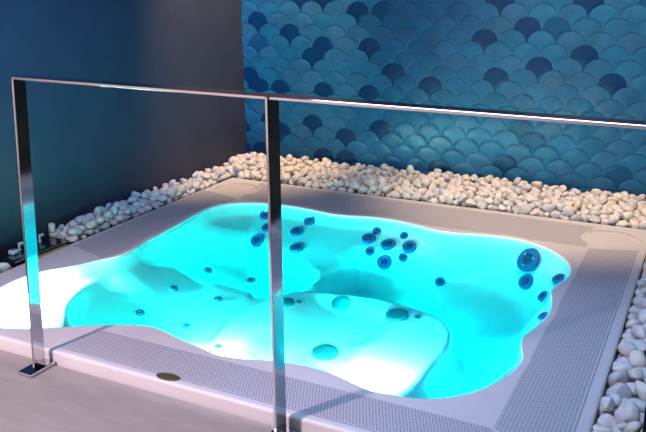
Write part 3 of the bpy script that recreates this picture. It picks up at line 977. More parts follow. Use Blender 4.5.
m,2,660,-2020,3929,81,95,-72,-74,-990
m,2,660,-1978,3858,81,305,427,-652,-548
b,6,1100,-1818,3890,82,320,344,249,847
b,7,860,-1715,3904,84,64,211,706,673
b,5,1100,-1670,3918,85,382,-31,-831,-402
m,0,1000,-1624,3916,76,485,-293,214,795
b,0,1100,-1582,3865,89,91,-794,373,472
b,5,1000,-1465,3916,82,222,-442,-828,-263
b,5,940,-1394,3903,89,2,94,109,990
b,4,1100,-1361,3933,90,792,-454,-327,-245
b,7,780,-1238,3856,80,598,751,-272,67
m,7,660,-1123,3873,70,440,880,167,-66
m,1,860,-1047,3917,76,729,-679,53,63
b,3,940,-1012,3864,86,319,929,180,-48
b,4,940,-950,3900,74,93,816,380,425
m,5,860,-931,3866,67,202,956,211,-27
b,0,940,-829,3926,70,716,-539,21,442
b,7,860,-730,3846,70,331,831,-369,-255
m,4,860,-653,3882,66,74,-275,156,-946
b,7,1100,-601,3891,81,949,159,-259,-88
b,1,1100,-463,3885,75,281,381,-19,-881
m,3,660,-397,3898,74,249,221,-941,55
m,4,780,-310,3888,68,916,-347,-45,-198
b,3,780,-271,3897,67,625,-66,111,-770
m,7,1100,-105,3838,92,130,-717,270,630
m,0,1100,-139,3906,78,657,-316,-154,667
m,3,660,-2616,3934,46,447,584,520,-434
m,5,1100,-2579,3923,71,998,-25,17,47
m,3,780,-2539,3970,72,940,-235,-246,12
m,1,940,-2426,3970,76,130,991,14,-40
m,2,660,-2345,3970,76,451,-325,-708,-435
m,5,780,-2371,3979,63,172,-975,-120,74
m,1,780,-2329,3904,71,257,-220,727,598
m,3,780,-2234,3966,64,562,-250,788,6
b,4,1000,-2149,3923,78,109,610,-431,656
m,0,780,-2074,3955,82,760,-136,633,55
m,5,1000,-2041,3954,62,670,-151,101,-719
m,3,1000,-1991,3955,71,938,-141,-267,169
m,5,780,-1936,3929,70,761,-46,637,-110
b,5,860,-1919,3913,81,38,945,96,-312
b,2,860,-1819,3966,80,37,36,731,-681
m,5,860,-1812,3938,71,189,-59,-248,-948
m,5,1000,-1733,3936,68,937,108,318,99
m,1,860,-1687,3947,71,252,941,191,117
m,2,1000,-1639,3959,73,494,-26,-169,853
m,0,660,-1606,3968,64,674,-638,183,-325
b,3,1100,-1568,3930,80,198,44,-250,-947
m,6,940,-1484,3956,75,585,-187,166,771
m,3,1000,-1407,3947,79,685,67,-192,699
m,5,940,-1371,3968,66,928,-193,11,320
b,1,1100,-1318,3925,77,712,-66,577,-395
b,1,1000,-1273,3977,78,469,445,-456,-612
m,5,940,-1203,3940,61,800,202,499,-265
m,3,780,-1172,3964,70,925,277,-34,-258
b,2,1000,-1108,3939,88,963,-230,140,-26
m,4,780,-1050,3951,72,72,402,330,851
m,0,860,-995,3935,60,756,-433,444,208
m,5,940,-958,3953,82,397,-286,30,872
b,6,940,-908,3978,86,163,-392,-873,241
b,6,940,-862,3965,97,729,-443,-68,-518
b,4,1000,-805,3963,85,627,-6,24,778
b,4,940,-741,3981,81,228,-895,185,-337
b,6,940,-701,3888,81,301,-837,455,-45
b,0,940,-641,3973,72,270,-617,733,-97
m,6,1000,-571,3849,68,447,291,171,828
b,6,1000,-470,3962,77,755,108,419,493
b,1,1100,-444,4004,94,214,-620,755,14
m,0,660,-352,3932,65,82,-114,726,-674
b,4,1000,-314,3920,75,104,558,-656,497
m,7,660,-281,3940,68,341,187,-298,-871
b,6,1100,-230,3914,78,855,51,229,-462
m,4,780,-205,3977,78,214,908,244,264
m,0,1100,-83,3933,87,342,105,8,934
b,3,1000,-2632,3954,90,324,-117,-516,784
m,1,940,-2581,4006,80,41,165,873,458
m,5,1000,-2403,4010,79,143,-367,-911,-126
m,4,1100,-2305,3988,80,891,-387,-142,-189
m,0,780,-2256,3994,66,894,223,177,-347
m,5,860,-2210,3999,75,980,49,20,190
b,4,1100,-2152,3965,92,444,47,661,-603
b,1,1000,-2048,3985,82,123,728,673,43
m,5,940,-2018,4000,70,269,578,697,328
m,7,940,-1977,3999,79,852,-282,283,-339
m,7,780,-1946,3968,69,296,245,786,-485
m,2,780,-1902,3998,72,840,130,-524,-49
m,5,1000,-1818,4010,82,345,-609,692,-176
m,1,660,-1787,4004,73,361,846,82,384
m,4,940,-1756,4028,79,820,-477,-281,147
m,7,660,-1697,4026,70,927,135,342,-79
m,4,1000,-1664,4009,73,731,-102,36,674
m,6,940,-1569,3984,81,721,-69,-57,687
m,2,660,-1534,4021,74,133,-610,534,571
m,0,780,-1504,4026,71,593,-57,-93,798
b,0,1000,-1474,4000,81,621,-498,51,603
b,7,1000,-1374,3984,97,944,325,-11,51
b,3,940,-1311,3976,86,271,705,547,-361
b,4,940,-1304,4017,86,614,-452,-636,117
m,3,780,-1208,4028,70,335,-506,578,545
m,1,780,-1136,3976,82,320,-534,551,-556
b,0,1100,-1102,3973,96,460,-330,-318,-760
m,2,780,-1070,4007,78,333,-3,-170,928
m,2,660,-1013,4017,75,264,-905,183,-280
b,5,1000,-952,4020,82,29,-171,-913,-369
m,6,860,-778,4008,65,167,60,-126,-976
m,5,660,-732,4004,62,287,105,152,-940
m,1,780,-696,4001,62,227,434,739,463
m,1,1000,-612,4016,68,259,88,-768,-579
b,6,1100,-571,3993,80,834,77,-72,-541
b,1,860,-527,3988,73,616,619,120,-472
m,4,860,-487,4000,67,444,-795,-370,-186
b,6,780,-397,4038,90,139,124,429,884
m,3,940,-359,4042,70,206,-203,-947,-137
b,4,1100,-312,3962,84,558,348,-436,614
m,2,1000,-232,4011,80,26,881,-304,363
m,5,1100,-165,3984,78,735,249,-98,-623
m,1,1000,-112,3978,75,590,477,-173,-628
m,0,1000,-2635,4065,78,871,381,232,-207
m,1,780,-2553,4030,62,235,727,546,-343
b,2,1000,-2560,4048,102,434,146,-78,-885
m,0,860,-2454,4024,84,251,-403,425,-771
m,7,860,-2415,4051,82,350,417,324,-774
m,1,780,-2350,4002,69,350,446,814,-128
b,3,1100,-2301,4023,95,735,569,369,3
m,7,780,-2255,4066,79,939,-240,-208,-133
b,7,1000,-2209,4063,96,62,-312,-329,-889
m,3,940,-2127,4049,66,414,219,579,667
m,0,860,-2082,4030,80,45,217,-31,-975
m,0,860,-2045,4045,74,490,-175,-67,851
m,4,860,-1988,4073,81,532,286,469,645
m,5,780,-1940,4009,63,85,885,383,251
m,3,860,-1833,4060,69,701,594,-388,-72
m,2,860,-1784,4077,77,767,-342,188,509
m,0,940,-1743,4078,85,809,-165,83,-558
m,6,940,-1703,4087,89,672,-268,-239,-647
b,4,1100,-1657,4091,107,930,-277,134,202
b,0,1100,-1560,4042,84,242,-905,6,-351
m,5,1000,-1501,4065,74,461,-644,-552,-263
m,7,660,-1455,4062,68,624,294,-86,-719
m,0,860,-1356,4052,80,943,-2,314,-106
m,7,780,-1324,4072,82,59,5,-10,998
m,7,860,-1292,4050,65,795,303,-243,-465
m,7,860,-1198,4078,52,213,-235,-726,-611
m,5,860,-1139,4029,61,529,93,698,473
b,1,860,-1087,4087,85,43,277,851,443
b,7,780,-1042,4040,83,278,58,201,-937
m,6,660,-936,4083,79,644,-607,261,-386
m,3,660,-886,4049,67,563,137,763,285
m,3,780,-852,4040,77,922,-105,-89,-363
m,4,660,-841,4009,72,521,421,-421,611
b,3,1100,-721,4042,80,702,163,149,-677
b,1,1000,-608,4058,86,10,495,812,-309
m,1,860,-564,4092,67,511,435,712,204
b,2,940,-521,4090,78,31,-607,-793,-45
m,6,660,-451,4061,86,569,-182,115,794
m,5,940,-378,4075,67,187,-152,-390,-889
m,2,940,-266,4085,73,765,-153,-226,-583
m,6,860,-216,4072,70,747,233,342,521
m,7,860,-109,4063,80,340,-442,-142,818
m,0,860,-2558,4099,93,329,-43,228,915
m,5,1100,-2451,4077,90,968,137,132,-164
m,6,860,-2408,4114,74,464,-538,198,-675
m,0,1000,-2374,4105,84,612,27,-348,710
m,1,1000,-2292,4141,79,968,64,180,-161
m,4,1100,-2231,4104,70,53,599,91,794
m,6,860,-2180,4089,84,502,-788,113,-337
m,6,780,-2153,4102,66,932,325,-157,15
m,6,1000,-2077,4111,69,233,331,227,886
m,3,780,-2001,4114,80,206,35,-141,-968
m,6,860,-1958,4100,68,884,47,-361,-294
m,4,860,-1890,4112,76,748,197,-189,604
m,0,1000,-1821,4134,79,724,-466,287,-420
m,6,1100,-1726,4136,78,500,267,209,797
m,7,1000,-1645,4139,82,614,413,-568,-362
m,4,780,-1543,4118,69,369,31,-259,-892
m,7,780,-1450,4100,78,79,442,826,342
m,7,940,-1419,4142,72,137,155,-341,-917
m,1,1000,-1390,4110,95,674,-86,333,-654
b,4,940,-1300,4144,106,991,104,70,51
m,3,940,-1248,4076,80,767,549,-160,290
m,7,1000,-1221,4102,87,325,21,-439,837
m,0,780,-1168,4148,66,910,-332,238,-69
b,7,1100,-1109,4138,87,20,118,-272,-955
m,6,1000,-1026,4137,93,490,-297,717,-396
b,7,860,-989,4115,87,82,299,221,-925
b,0,940,-951,4127,87,550,-127,-88,821
m,3,1000,-882,4115,79,539,-460,249,660
m,1,940,-838,4138,73,765,311,465,319
m,2,860,-816,4099,84,182,-19,-27,983
b,2,1000,-716,4137,88,302,274,-354,-842
m,4,660,-690,4095,73,622,654,82,424
m,4,780,-622,4105,80,956,3,-128,264
m,4,660,-583,4114,86,692,113,-423,-574
m,2,780,-550,4127,69,393,-330,-278,-812
m,5,860,-486,4102,63,478,602,40,639
m,6,780,-368,4102,62,499,818,-228,-171
b,4,780,-342,4076,87,518,105,-622,-578
b,3,1000,-283,4107,94,0,-372,120,921
m,0,1100,-229,4121,80,823,13,172,541
m,5,1100,-130,4110,73,707,-171,154,-669
m,7,940,-93,4141,76,334,-268,-369,-825
b,6,940,-2255,4024,90,19,167,258,951
m,5,860,-1864,4045,78,31,76,-525,-847
b,1,1000,-1722,4012,102,403,864,251,164
b,6,860,-1638,4027,97,396,201,277,852
m,5,860,-1621,4061,89,731,-282,519,342
b,4,860,-274,4028,76,40,-770,-487,-411
m,7,1100,-174,4041,86,636,-63,-485,-597
m,4,1000,-2608,4040,82,730,632,258,31
b,4,1100,-2481,4048,100,318,-769,-527,-173
m,4,660,-2345,4030,84,268,-257,-920,-124
m,2,660,-2337,4082,95,378,-909,168,-53
m,4,660,-2265,4094,94,330,-86,-195,920
b,5,1000,-2147,4063,96,137,94,365,916
m,7,860,-2116,4087,75,90,-442,198,871
b,3,1000,-2064,4072,93,409,278,46,-868
b,4,1000,-2026,4082,88,783,151,-575,185
b,7,1100,-1916,4079,94,625,-392,253,625
m,4,940,-1851,4099,86,650,209,58,728
b,5,1100,-1805,4087,100,891,-214,-229,329
b,2,940,-1682,4042,98,347,60,-103,930
m,5,1000,-1604,4116,86,664,606,-373,-229
b,6,1000,-1546,4081,90,573,677,-80,-455
m,0,660,-1471,4041,60,45,-425,-657,621
m,1,1000,-1421,4074,76,532,398,-446,-599
b,4,940,-1354,4100,91,860,-193,-471,-37
b,2,1100,-1284,4060,106,201,-185,-262,-926
b,7,780,-1212,4062,85,250,208,178,-929
b,5,1100,-1156,4061,84,976,-65,19,207
b,2,1100,-1009,4080,90,275,-409,-838,-236
b,4,1000,-846,4073,92,475,-848,72,-225
b,3,860,-644,4060,83,338,552,755,100
m,1,780,-475,4074,66,141,-339,-673,-642
m,7,780,-423,4080,76,185,83,977,70
b,1,1000,-389,4092,94,121,124,732,659
b,2,1100,-315,4030,86,843,420,-318,-109
m,0,940,-190,4083,92,323,-207,146,-912
m,5,940,-143,4067,72,543,609,-167,-553
m,6,940,-75,4091,81,239,-344,906,-57
m,2,860,-2639,4150,69,600,-368,-560,-437
m,1,1000,-2595,4148,82,125,-371,626,675
m,1,940,-2530,4137,89,43,-424,902,-72
m,5,860,-2447,4150,84,139,202,-422,-873
m,5,780,-2405,4151,82,31,-379,404,832
b,6,1100,-2309,4108,99,96,-201,-289,931
m,1,940,-2248,4148,76,328,-190,-605,-700
b,2,1000,-2204,4119,110,819,74,-59,-566
m,6,660,-2141,4148,94,216,238,-553,-769
m,0,940,-2112,4143,77,904,-179,-253,-295
b,7,1100,-2066,4134,103,930,-87,63,-351
m,0,940,-2003,4149,76,807,-344,252,408
m,4,860,-1930,4118,81,400,19,-814,420
m,0,660,-1857,4145,97,348,-808,475,7
m,3,860,-1790,4112,74,250,345,271,-863
m,2,860,-1772,4143,94,133,-16,264,955
m,4,1100,-1681,4132,104,372,663,633,-147
m,3,860,-1574,4131,68,597,508,520,-339
m,2,940,-1522,4140,91,65,721,289,627
m,1,860,-1482,4147,89,860,-341,125,360
m,4,660,-1455,4144,71,254,837,407,265
b,7,1100,-1506,4093,118,674,-492,-70,-546
b,2,940,-1361,4146,105,240,-11,-672,701
m,7,780,-1253,4147,94,25,952,-113,282
b,0,1000,-1191,4134,97,909,9,-19,-417
b,4,860,-1151,4138,101,592,31,-120,797
b,2,1000,-1063,4141,102,485,284,-661,-497
m,6,780,-982,4150,95,822,-500,107,249
b,3,1000,-910,4133,102,537,-139,802,220
m,7,660,-917,4148,69,762,-381,384,-356
m,3,1000,-872,4148,88,646,-602,30,469
b,7,1100,-802,4138,101,228,-79,-326,-914
m,5,940,-754,4147,81,543,-501,242,629
b,6,860,-680,4072,85,716,599,-255,254
b,0,1000,-669,4134,92,454,-737,447,-227
m,1,940,-606,4148,85,111,-2,91,990
m,4,660,-548,4152,72,370,749,-436,334
b,2,940,-458,4104,90,345,-859,-14,-377
m,0,860,-429,4149,79,864,-180,423,204
b,7,1100,-353,4120,94,843,-194,245,-437
b,7,780,-317,4114,91,132,681,-525,-493
m,5,660,-244,4153,79,494,-438,357,660
m,4,940,-191,4144,91,991,-27,109,76
m,2,660,-142,4153,73,248,-177,-512,-803
m,6,1000,-2644,1651,53,618,285,393,618
m,2,1000,-2564,1652,50,596,-28,-356,-719
m,0,780,-2524,1661,42,691,-36,-27,722
m,2,1100,-2638,1722,51,620,-81,163,-763
m,6,1100,-2575,1731,48,820,-62,-90,-562
m,5,940,-2528,1719,44,681,-49,6,731
m,1,660,-2566,1769,43,939,161,-30,-304
m,4,660,-2526,1763,42,932,275,-110,208
m,2,1100,-2633,1815,53,824,-139,207,508
m,7,1000,-2572,1815,53,323,301,-99,-892
m,0,1000,-2527,1826,45,742,-13,21,-670
m,2,1000,-2613,1875,49,890,179,94,409
m,3,780,-2570,1858,43,318,-48,166,932
m,7,1000,-2638,1916,50,915,-47,163,365
m,6,1100,-2579,1926,48,974,18,-107,198
m,3,940,-2524,1920,45,899,61,-59,429
m,5,1100,-2637,1985,46,865,36,-47,498
m,7,1100,-2534,1972,54,282,229,-290,-885
m,4,1000,-2638,2040,49,423,-105,-257,-862
m,2,940,-2597,2017,48,676,132,153,709
m,0,660,-2539,2011,40,985,-28,18,-168
m,3,860,-2645,2088,44,628,1,136,767
m,5,860,-2578,2092,43,913,88,-25,398
l,4,1100,-2531,2092,50,577,15,-297,-761
m,1,780,-2623,1683,60,30,-530,-572,-625
m,6,780,-2591,1687,50,766,504,-344,-203
m,1,660,-2550,1688,40,232,870,-428,-82
m,7,1000,-2612,1739,80,533,-52,431,727
m,1,1100,-2551,1694,73,720,493,252,417
m,4,860,-2529,1743,68,337,-142,-515,-775
m,2,780,-2641,1780,78,164,52,-70,983
m,4,860,-2592,1780,61,834,228,-492,-101
m,0,780,-2534,1784,57,11,125,-419,-899
m,1,660,-2653,1858,43,804,63,-131,-576
m,0,860,-2592,1845,65,289,223,-422,-830
m,5,1000,-2532,1853,74,973,-169,22,155
m,4,940,-2600,1898,80,912,-14,-212,-351
m,3,940,-2564,1884,52,518,-167,701,461
m,2,940,-2627,1951,64,750,-637,160,78
m,1,780,-2542,1922,72,901,199,336,189
m,6,780,-2526,1878,50,176,-555,-764,-277
m,5,1100,-2641,2005,78,341,-17,36,-939
m,2,940,-2567,1964,76,93,281,189,-936
m,4,860,-2524,2037,47,94,-781,-544,291
m,1,860,-2610,2066,60,336,86,-360,-866
m,2,940,-2568,2016,68,891,172,190,-375
m,1,1100,-2619,2102,64,79,81,-509,-853
m,3,1100,-2571,2054,54,378,434,-11,-818
m,3,1000,-2600,1653,58,523,682,198,472
m,6,1000,-2640,1846,75,248,-37,-295,-922
m,1,780,-2606,1982,76,577,-504,-125,631
l,7,1100,-2635,2495,54,76,-126,-101,-984
m,5,860,-2588,2487,43,1,58,25,998
l,5,1100,-2530,2490,47,835,-31,-25,549
m,0,860,-2646,2547,43,701,-25,37,-712
l,5,940,-2534,2545,44,150,-12,-87,-985
m,2,860,-2625,2590,47,928,-57,-170,328
l,7,940,-2535,2589,50,716,-3,-147,-683
m,0,1000,-2634,2639,45,959,-65,19,-276
m,2,780,-2595,2644,45,511,141,227,817
l,4,1100,-2534,2637,50,89,189,228,951
l,7,940,-2530,2692,49,263,145,-28,-953
l,2,940,-2527,2756,48,28,-5,207,978
m,1,780,-2578,2791,46,653,59,-132,-744
l,6,1100,-2533,2806,51,814,-60,-87,571
m,3,1100,-2641,2852,48,782,67,-39,618
l,2,940,-2542,2864,48,649,109,107,-745
l,6,780,-2525,2914,43,205,105,-26,973
m,4,1100,-2584,2950,50,178,-87,-489,849
l,1,940,-2528,2963,48,524,104,-127,-836
m,5,1000,-2642,3012,45,295,14,-9,-955
l,4,1100,-2540,3014,50,946,265,-133,130
m,1,660,-2538,3052,43,386,-101,564,723
m,4,860,-2603,3119,52,709,504,430,242
l,3,1000,-2532,3110,46,986,20,-149,-74
m,7,1000,-2586,3170,51,946,114,10,303
l,5,1100,-2533,3181,46,625,36,-48,779
m,2,780,-2529,3232,45,417,15,-186,-889
m,4,780,-2549,3285,44,203,215,203,933
m,4,780,-2624,3331,44,248,-98,-279,-922
m,7,940,-2564,3332,50,0,91,-122,-988
m,5,780,-2522,3318,42,955,-36,-15,295
m,5,780,-2639,3384,42,332,5,-88,-939
l,3,940,-2526,3387,46,668,85,29,-738
m,4,780,-2622,3425,45,589,-326,-375,637
m,5,780,-2561,3422,42,955,3,-60,290
m,1,1100,-2570,3474,52,571,-35,-120,811
l,4,860,-2528,3474,46,824,295,-21,483
l,1,860,-2521,3535,48,617,-9,-137,775
m,0,940,-2634,3575,44,999,-45,8,-10
m,6,1000,-2581,3582,47,820,58,-91,562
l,6,940,-2528,3594,46,881,-53,-94,-461
m,7,860,-2585,3628,50,632,-33,-265,-727
m,1,940,-2543,3641,46,546,255,-508,-616
m,2,1000,-2638,3750,49,424,59,-182,-885
m,1,860,-2529,3753,48,947,245,-200,-65
l,1,780,-2595,2520,70,252,659,158,691
m,6,780,-2567,2513,50,783,-354,-23,-512
l,0,1100,-2530,2508,76,713,-123,40,689
m,6,860,-2614,2550,63,660,-152,-340,-652
l,2,1000,-2555,2553,73,937,152,8,315
m,5,940,-2645,2599,65,186,268,-183,-928
m,2,780,-2572,2611,48,99,58,453,884
l,3,1100,-2529,2605,83,698,-3,32,-715
l,2,1000,-2542,2674,79,972,-7,-168,161
l,2,1100,-2611,2686,70,373,276,-272,843
m,5,860,-2545,2720,65,860,-365,-356,-32
m,0,1000,-2644,2748,64,688,-110,10,-717
m,5,860,-2603,2767,52,807,199,-307,464
l,7,1000,-2556,2761,79,400,-401,-9,824
l,6,1100,-2637,2809,78,947,-171,-55,-265
m,3,1000,-2603,2813,56,588,55,-192,-784
l,0,940,-2554,2839,69,957,105,-251,99
m,4,860,-2640,2886,65,352,183,501,770
l,7,940,-2566,2881,80,801,359,181,443
l,2,780,-2529,2905,69,9,-686,704,185
m,7,940,-2617,2938,80,312,170,185,916
m,5,860,-2560,2909,48,833,-332,337,-286
m,7,860,-2642,2981,70,18,217,344,913
m,1,1100,-2590,3000,61,849,-327,-309,-278
m,3,780,-2555,2976,50,315,-714,228,582
m,4,940,-2647,3028,73,395,-403,-156,811
m,0,780,-2612,3036,67,659,185,105,-721
l,5,1000,-2568,3042,71,102,55,-990,80
m,4,940,-2562,3078,50,80,-207,-370,-902
m,2,1100,-2627,3144,79,298,202,82,929
m,3,780,-2568,3132,46,457,-166,324,-812
l,2,1000,-2531,3144,70,644,-6,-16,-764
m,1,940,-2615,3197,74,576,74,374,723
l,0,940,-2567,3200,72,891,-339,82,293
m,7,780,-2617,3252,69,611,-222,58,758
m,7,860,-2569,3260,52,450,-801,-204,-338
m,7,860,-2637,3293,63,575,-204,-64,790
l,1,1000,-2535,3308,70,576,273,-285,-716
m,4,660,-2649,3350,50,250,-331,542,731
m,7,860,-2600,3348,62,834,66,-399,-376
m,3,860,-2530,3356,50,28,261,755,601
m,6,940,-2594,3394,52,784,-294,-412,-358
m,4,860,-2649,3449,48,525,260,-781,-217
l,6,1100,-2532,3440,66,976,186,19,-108
m,4,780,-2645,3499,58,405,-88,-570,-709
m,5,780,-2589,3509,69,553,-49,386,736
m,1,660,-2534,3508,57,244,-612,687,308
m,2,660,-2548,3557,47,538,433,599,406
m,7,1000,-2641,3606,70,771,386,430,267
l,5,1100,-2564,3588,81,753,-125,164,625
l,5,940,-2526,3615,75,732,-100,105,-666
m,0,1000,-2645,3654,63,704,-173,-648,-235
m,3,1000,-2593,3669,67,206,36,-178,962
m,4,660,-2554,3646,76,725,146,-426,-521
m,4,940,-2584,3716,60,904,-207,344,-146
l,0,1100,-2529,3706,48,711,-71,-123,688
m,6,1000,-2616,3768,74,163,-339,-119,-919
m,3,1100,-2555,3736,61,5,601,-1,-799
l,4,860,-2644,2477,88,368,19,-577,729
l,7,660,-2569,2472,64,543,834,-12,-98
m,0,660,-2650,2538,69,677,350,-118,-637
l,4,860,-2605,2585,78,102,516,-820,227
l,7,1000,-2574,2630,83,698,-225,-276,621
l,2,1100,-2621,2641,83,866,140,36,479
m,6,780,-2579,2720,70,385,-325,-632,-589
l,1,1100,-2610,2742,87,421,462,672,-397
l,3,1100,-2570,2812,90,593,207,-462,626
l,5,940,-2651,2861,82,665,483,-204,-532
l,6,660,-2521,2859,75,500,-721,412,-245
l,1,1000,-2613,2889,84,327,874,-272,-236
m,2,660,-2551,2933,65,965,-13,200,-171
l,3,1100,-2612,2998,89,564,142,-256,-772
l,3,780,-2541,2994,74,40,-871,468,147
l,6,1000,-2638,3063,95,300,-227,-361,-853
m,7,660,-2630,3084,64,303,12,-200,-932
l,4,780,-2572,3111,66,919,-340,-99,174
l,2,1100,-2599,3090,86,719,406,-544,-150
l,5,780,-2521,3072,48,471,283,-835,0
l,1,1000,-2575,3146,82,11,933,331,143
l,2,1100,-2524,3212,83,463,452,327,689
m,7,660,-2651,3239,76,405,773,-422,-246
l,4,780,-2522,3263,59,523,-291,-169,783
m,4,860,-2592,3291,50,253,256,-239,902
m,4,780,-2653,3322,77,311,-618,-202,694
l,1,1000,-2646,3385,74,226,-451,294,812
m,2,660,-2615,3371,78,633,211,-439,-601
l,6,1000,-2620,3458,73,832,-27,189,522
m,3,860,-2592,3428,65,261,-16,-57,-963
l,0,1000,-2543,3389,71,853,382,-341,-106
m,7,660,-2609,3498,52,512,427,180,723
m,7,780,-2541,3484,80,126,-571,713,-386
m,4,660,-2640,3538,60,340,-148,-226,901
m,3,940,-2578,3540,71,214,665,671,-249
m,2,940,-2608,3590,79,555,607,416,387
m,0,780,-2609,3639,73,266,-899,266,-225
l,0,1100,-2557,3692,86,279,190,-1,941
l,6,860,-2636,3714,78,36,-261,963,-54
m,5,940,-2575,3756,75,307,323,-612,-653
m,4,858,-143,1648,11,274,230,186,915
m,6,1210,-93,1658,17,974,50,-221,21
m,0,946,-140,1694,9,997,-45,5,54
m,2,946,-74,1704,16,718,373,-301,504
m,1,1210,-84,1753,19,359,92,-97,-924
m,3,1034,-149,1821,12,182,-64,121,974
m,3,946,-154,1860,11,333,-81,346,873
m,7,1100,-75,1851,18,568,-155,131,798
m,6,1210,-82,1903,24,511,156,480,-696
m,2,1034,-153,1946,15,460,231,37,856
r,7,1100,-154,2005,19,701,159,225,-658
m,5,1210,-85,2005,12,53,-499,-834,-229
r,2,1210,-144,2066,18,419,-40,177,-890
m,4,858,-161,2108,11,711,294,39,638
m,3,1034,-152,2154,12,910,-31,-147,-387
m,4,946,-100,2160,12,954,238,-176,-34
m,7,726,-162,2200,11,970,57,-87,221
m,7,858,-101,2206,14,696,173,326,617
m,6,726,-160,2264,7,432,-99,-44,-895
m,7,858,-107,2257,13,852,137,-25,-505
m,4,1034,-143,2305,14,915,187,-230,-273
r,7,1100,-144,2385,17,967,48,162,-188
m,5,1210,-72,2404,23,759,280,-457,-370
m,3,1100,-150,2444,13,923,54,-55,377
m,2,1034,-122,2492,14,818,201,-64,535
m,0,1034,-156,2524,10,672,-16,31,-740
m,7,858,-160,2584,13,699,38,122,-703
r,3,1034,-153,2639,12,896,43,123,424
m,6,858,-156,2754,9,95,108,-14,990
m,0,1100,-149,2795,20,89,-76,391,-913
m,0,946,-65,2802,19,542,-428,-643,331
m,2,1100,-145,2842,16,285,-116,-174,-936
m,2,946,-74,2842,13,781,204,-50,588
m,5,1210,-152,2907,27,759,-549,-350,-31
m,0,1034,-154,2958,10,416,-25,-35,908
m,1,726,-124,2998,9,900,314,166,255
m,6,1100,-79,3003,13,527,90,-60,843
m,6,1210,-144,3052,15,909,43,-100,401
m,2,946,-74,3060,14,887,20,136,-442
m,7,1210,-84,3116,24,153,-34,-266,-951
m,0,946,-156,3302,9,625,-22,40,-780
m,7,946,-136,3365,14,982,51,139,114
m,6,726,-154,3410,7,873,49,-97,476
m,7,726,-161,3453,10,954,113,111,256
m,6,946,-156,3506,11,956,-33,-103,-271
m,4,940,-151,3681,25,579,770,-225,143
m,6,940,-72,3709,44,968,-27,-105,-228
m,3,780,-138,3736,41,586,132,-59,798
m,4,1100,-154,1652,57,308,-330,103,886
m,3,1100,-112,1664,52,792,-90,-314,-515
m,0,1210,-144,1714,46,260,30,961,-86
m,7,1100,-75,1727,64,553,-211,-6,806
m,2,1034,-155,1778,31,932,-363,-5,5
m,0,946,-80,1778,46,28,-158,278,947
m,7,1100,-149,1827,53,259,93,703,655
m,6,858,-82,1822,47,896,318,-112,-290
m,5,1100,-156,1866,53,232,-217,-525,-790
m,1,858,-68,1870,54,892,-25,57,448
m,3,1034,-118,1926,22,815,52,414,-403
r,3,1034,-89,1933,61,213,-402,187,871
m,2,1034,-76,1957,35,866,178,93,-458
r,6,726,-68,2031,41,887,45,-32,-458
r,1,858,-144,2088,52,457,425,476,620
r,0,1210,-90,2071,51,952,-299,-4,60
r,7,1100,-140,2135,47,708,685,171,13
m,4,1100,-84,2120,32,992,-110,51,-30
m,7,858,-154,2264,38,528,-31,84,844
r,1,1100,-115,2264,51,725,91,-180,-658
r,5,1100,-155,2310,45,178,95,-33,-979
r,5,1210,-92,2315,35,318,136,104,-933
m,3,726,-162,2348,7,829,-54,-140,-540
r,7,1100,-151,2420,55,897,-191,360,170
m,0,726,-158,2471,26,876,-252,-250,-326
m,6,1210,-83,2477,40,722,104,-53,682
r,0,858,-156,2501,37,26,180,237,-954
m,1,726,-116,2538,26,86,171,955,227
r,1,1210,-128,2608,37,438,300,407,743
m,2,1034,-76,2608,24,246,346,51,904
m,6,946,-118,2661,19,372,-428,85,-819
m,7,1034,-82,2662,46,841,481,-12,-248
r,3,946,-157,2709,41,841,99,198,493
r,4,1100,-146,2753,46,116,-206,-160,-958
m,2,946,-78,2769,44,973,47,-223,40
r,1,1034,-148,2824,57,123,80,446,883
r,2,1034,-156,2866,46,2,679,-466,568
m,5,1210,-110,2875,29,86,-78,223,968
r,2,726,-161,2936,42,434,-236,-627,-602
m,1,1034,-74,2904,16,822,-127,1,-555
m,4,858,-147,2966,47,980,-82,-136,118
m,1,946,-67,2956,26,476,436,-429,632
m,2,1034,-152,3006,37,413,151,92,-893
m,1,1034,-101,2980,45,966,10,-249,-62
m,4,1034,-153,3062,53,964,113,-239,-35
m,4,1034,-84,3070,54,219,61,127,-966
m,7,946,-156,3099,28,944,-154,-85,279
m,1,1210,-118,3121,63,20,-107,-126,986
m,4,858,-164,3177,31,837,-148,-484,207
m,6,1034,-83,3173,46,758,-530,293,240
m,2,1034,-128,3210,42,882,20,-69,465
m,0,1100,-70,3215,44,854,149,382,-321
m,7,1100,-76,3277,51,654,-72,246,711
m,0,1034,-151,3321,40,374,-72,-27,-924
m,1,858,-117,3383,38,906,-404,125,-10
m,5,1034,-153,3421,34,864,-121,-51,487
m,3,1210,-136,3475,35,56,-428,292,-853
m,2,858,-72,3476,47,778,55,94,619
m,5,780,-130,3527,30,962,-209,37,173
m,1,780,-62,3534,34,705,-368,565,220
m,7,1000,-152,3561,19,73,-238,83,-965
m,7,780,-70,3604,27,243,-79,-43,-966
m,5,780,-110,3650,27,85,750,-439,487
m,7,660,-96,3683,22,472,404,-699,-353
m,5,780,-160,3706,45,455,-160,265,835
m,5,1000,-109,3676,54,318,315,-179,-876
m,1,1000,-117,3765,48,583,-36,504,636
m,1,780,-77,3773,44,989,118,47,-82
m,5,946,-158,1687,77,499,-371,390,679
m,1,1034,-82,1679,76,11,39,-813,580
m,5,726,-116,1744,43,686,345,155,-622
m,2,946,-156,1782,67,648,-119,-356,-663
m,1,726,-114,1786,50,719,150,95,672
m,0,946,-96,1809,72,154,-195,-348,904
r,4,946,-154,1903,51,75,-970,17,230
r,7,726,-118,1971,34,504,148,-547,-652
r,4,1210,-108,2012,56,760,198,-387,482
r,4,946,-164,2038,58,477,-544,-280,631
m,3,726,-118,2103,38,291,-952,-83,-47
r,1,1100,-74,2155,62,711,-585,384,-75
r,2,858,-105,2187,46,18,-29,58,-998
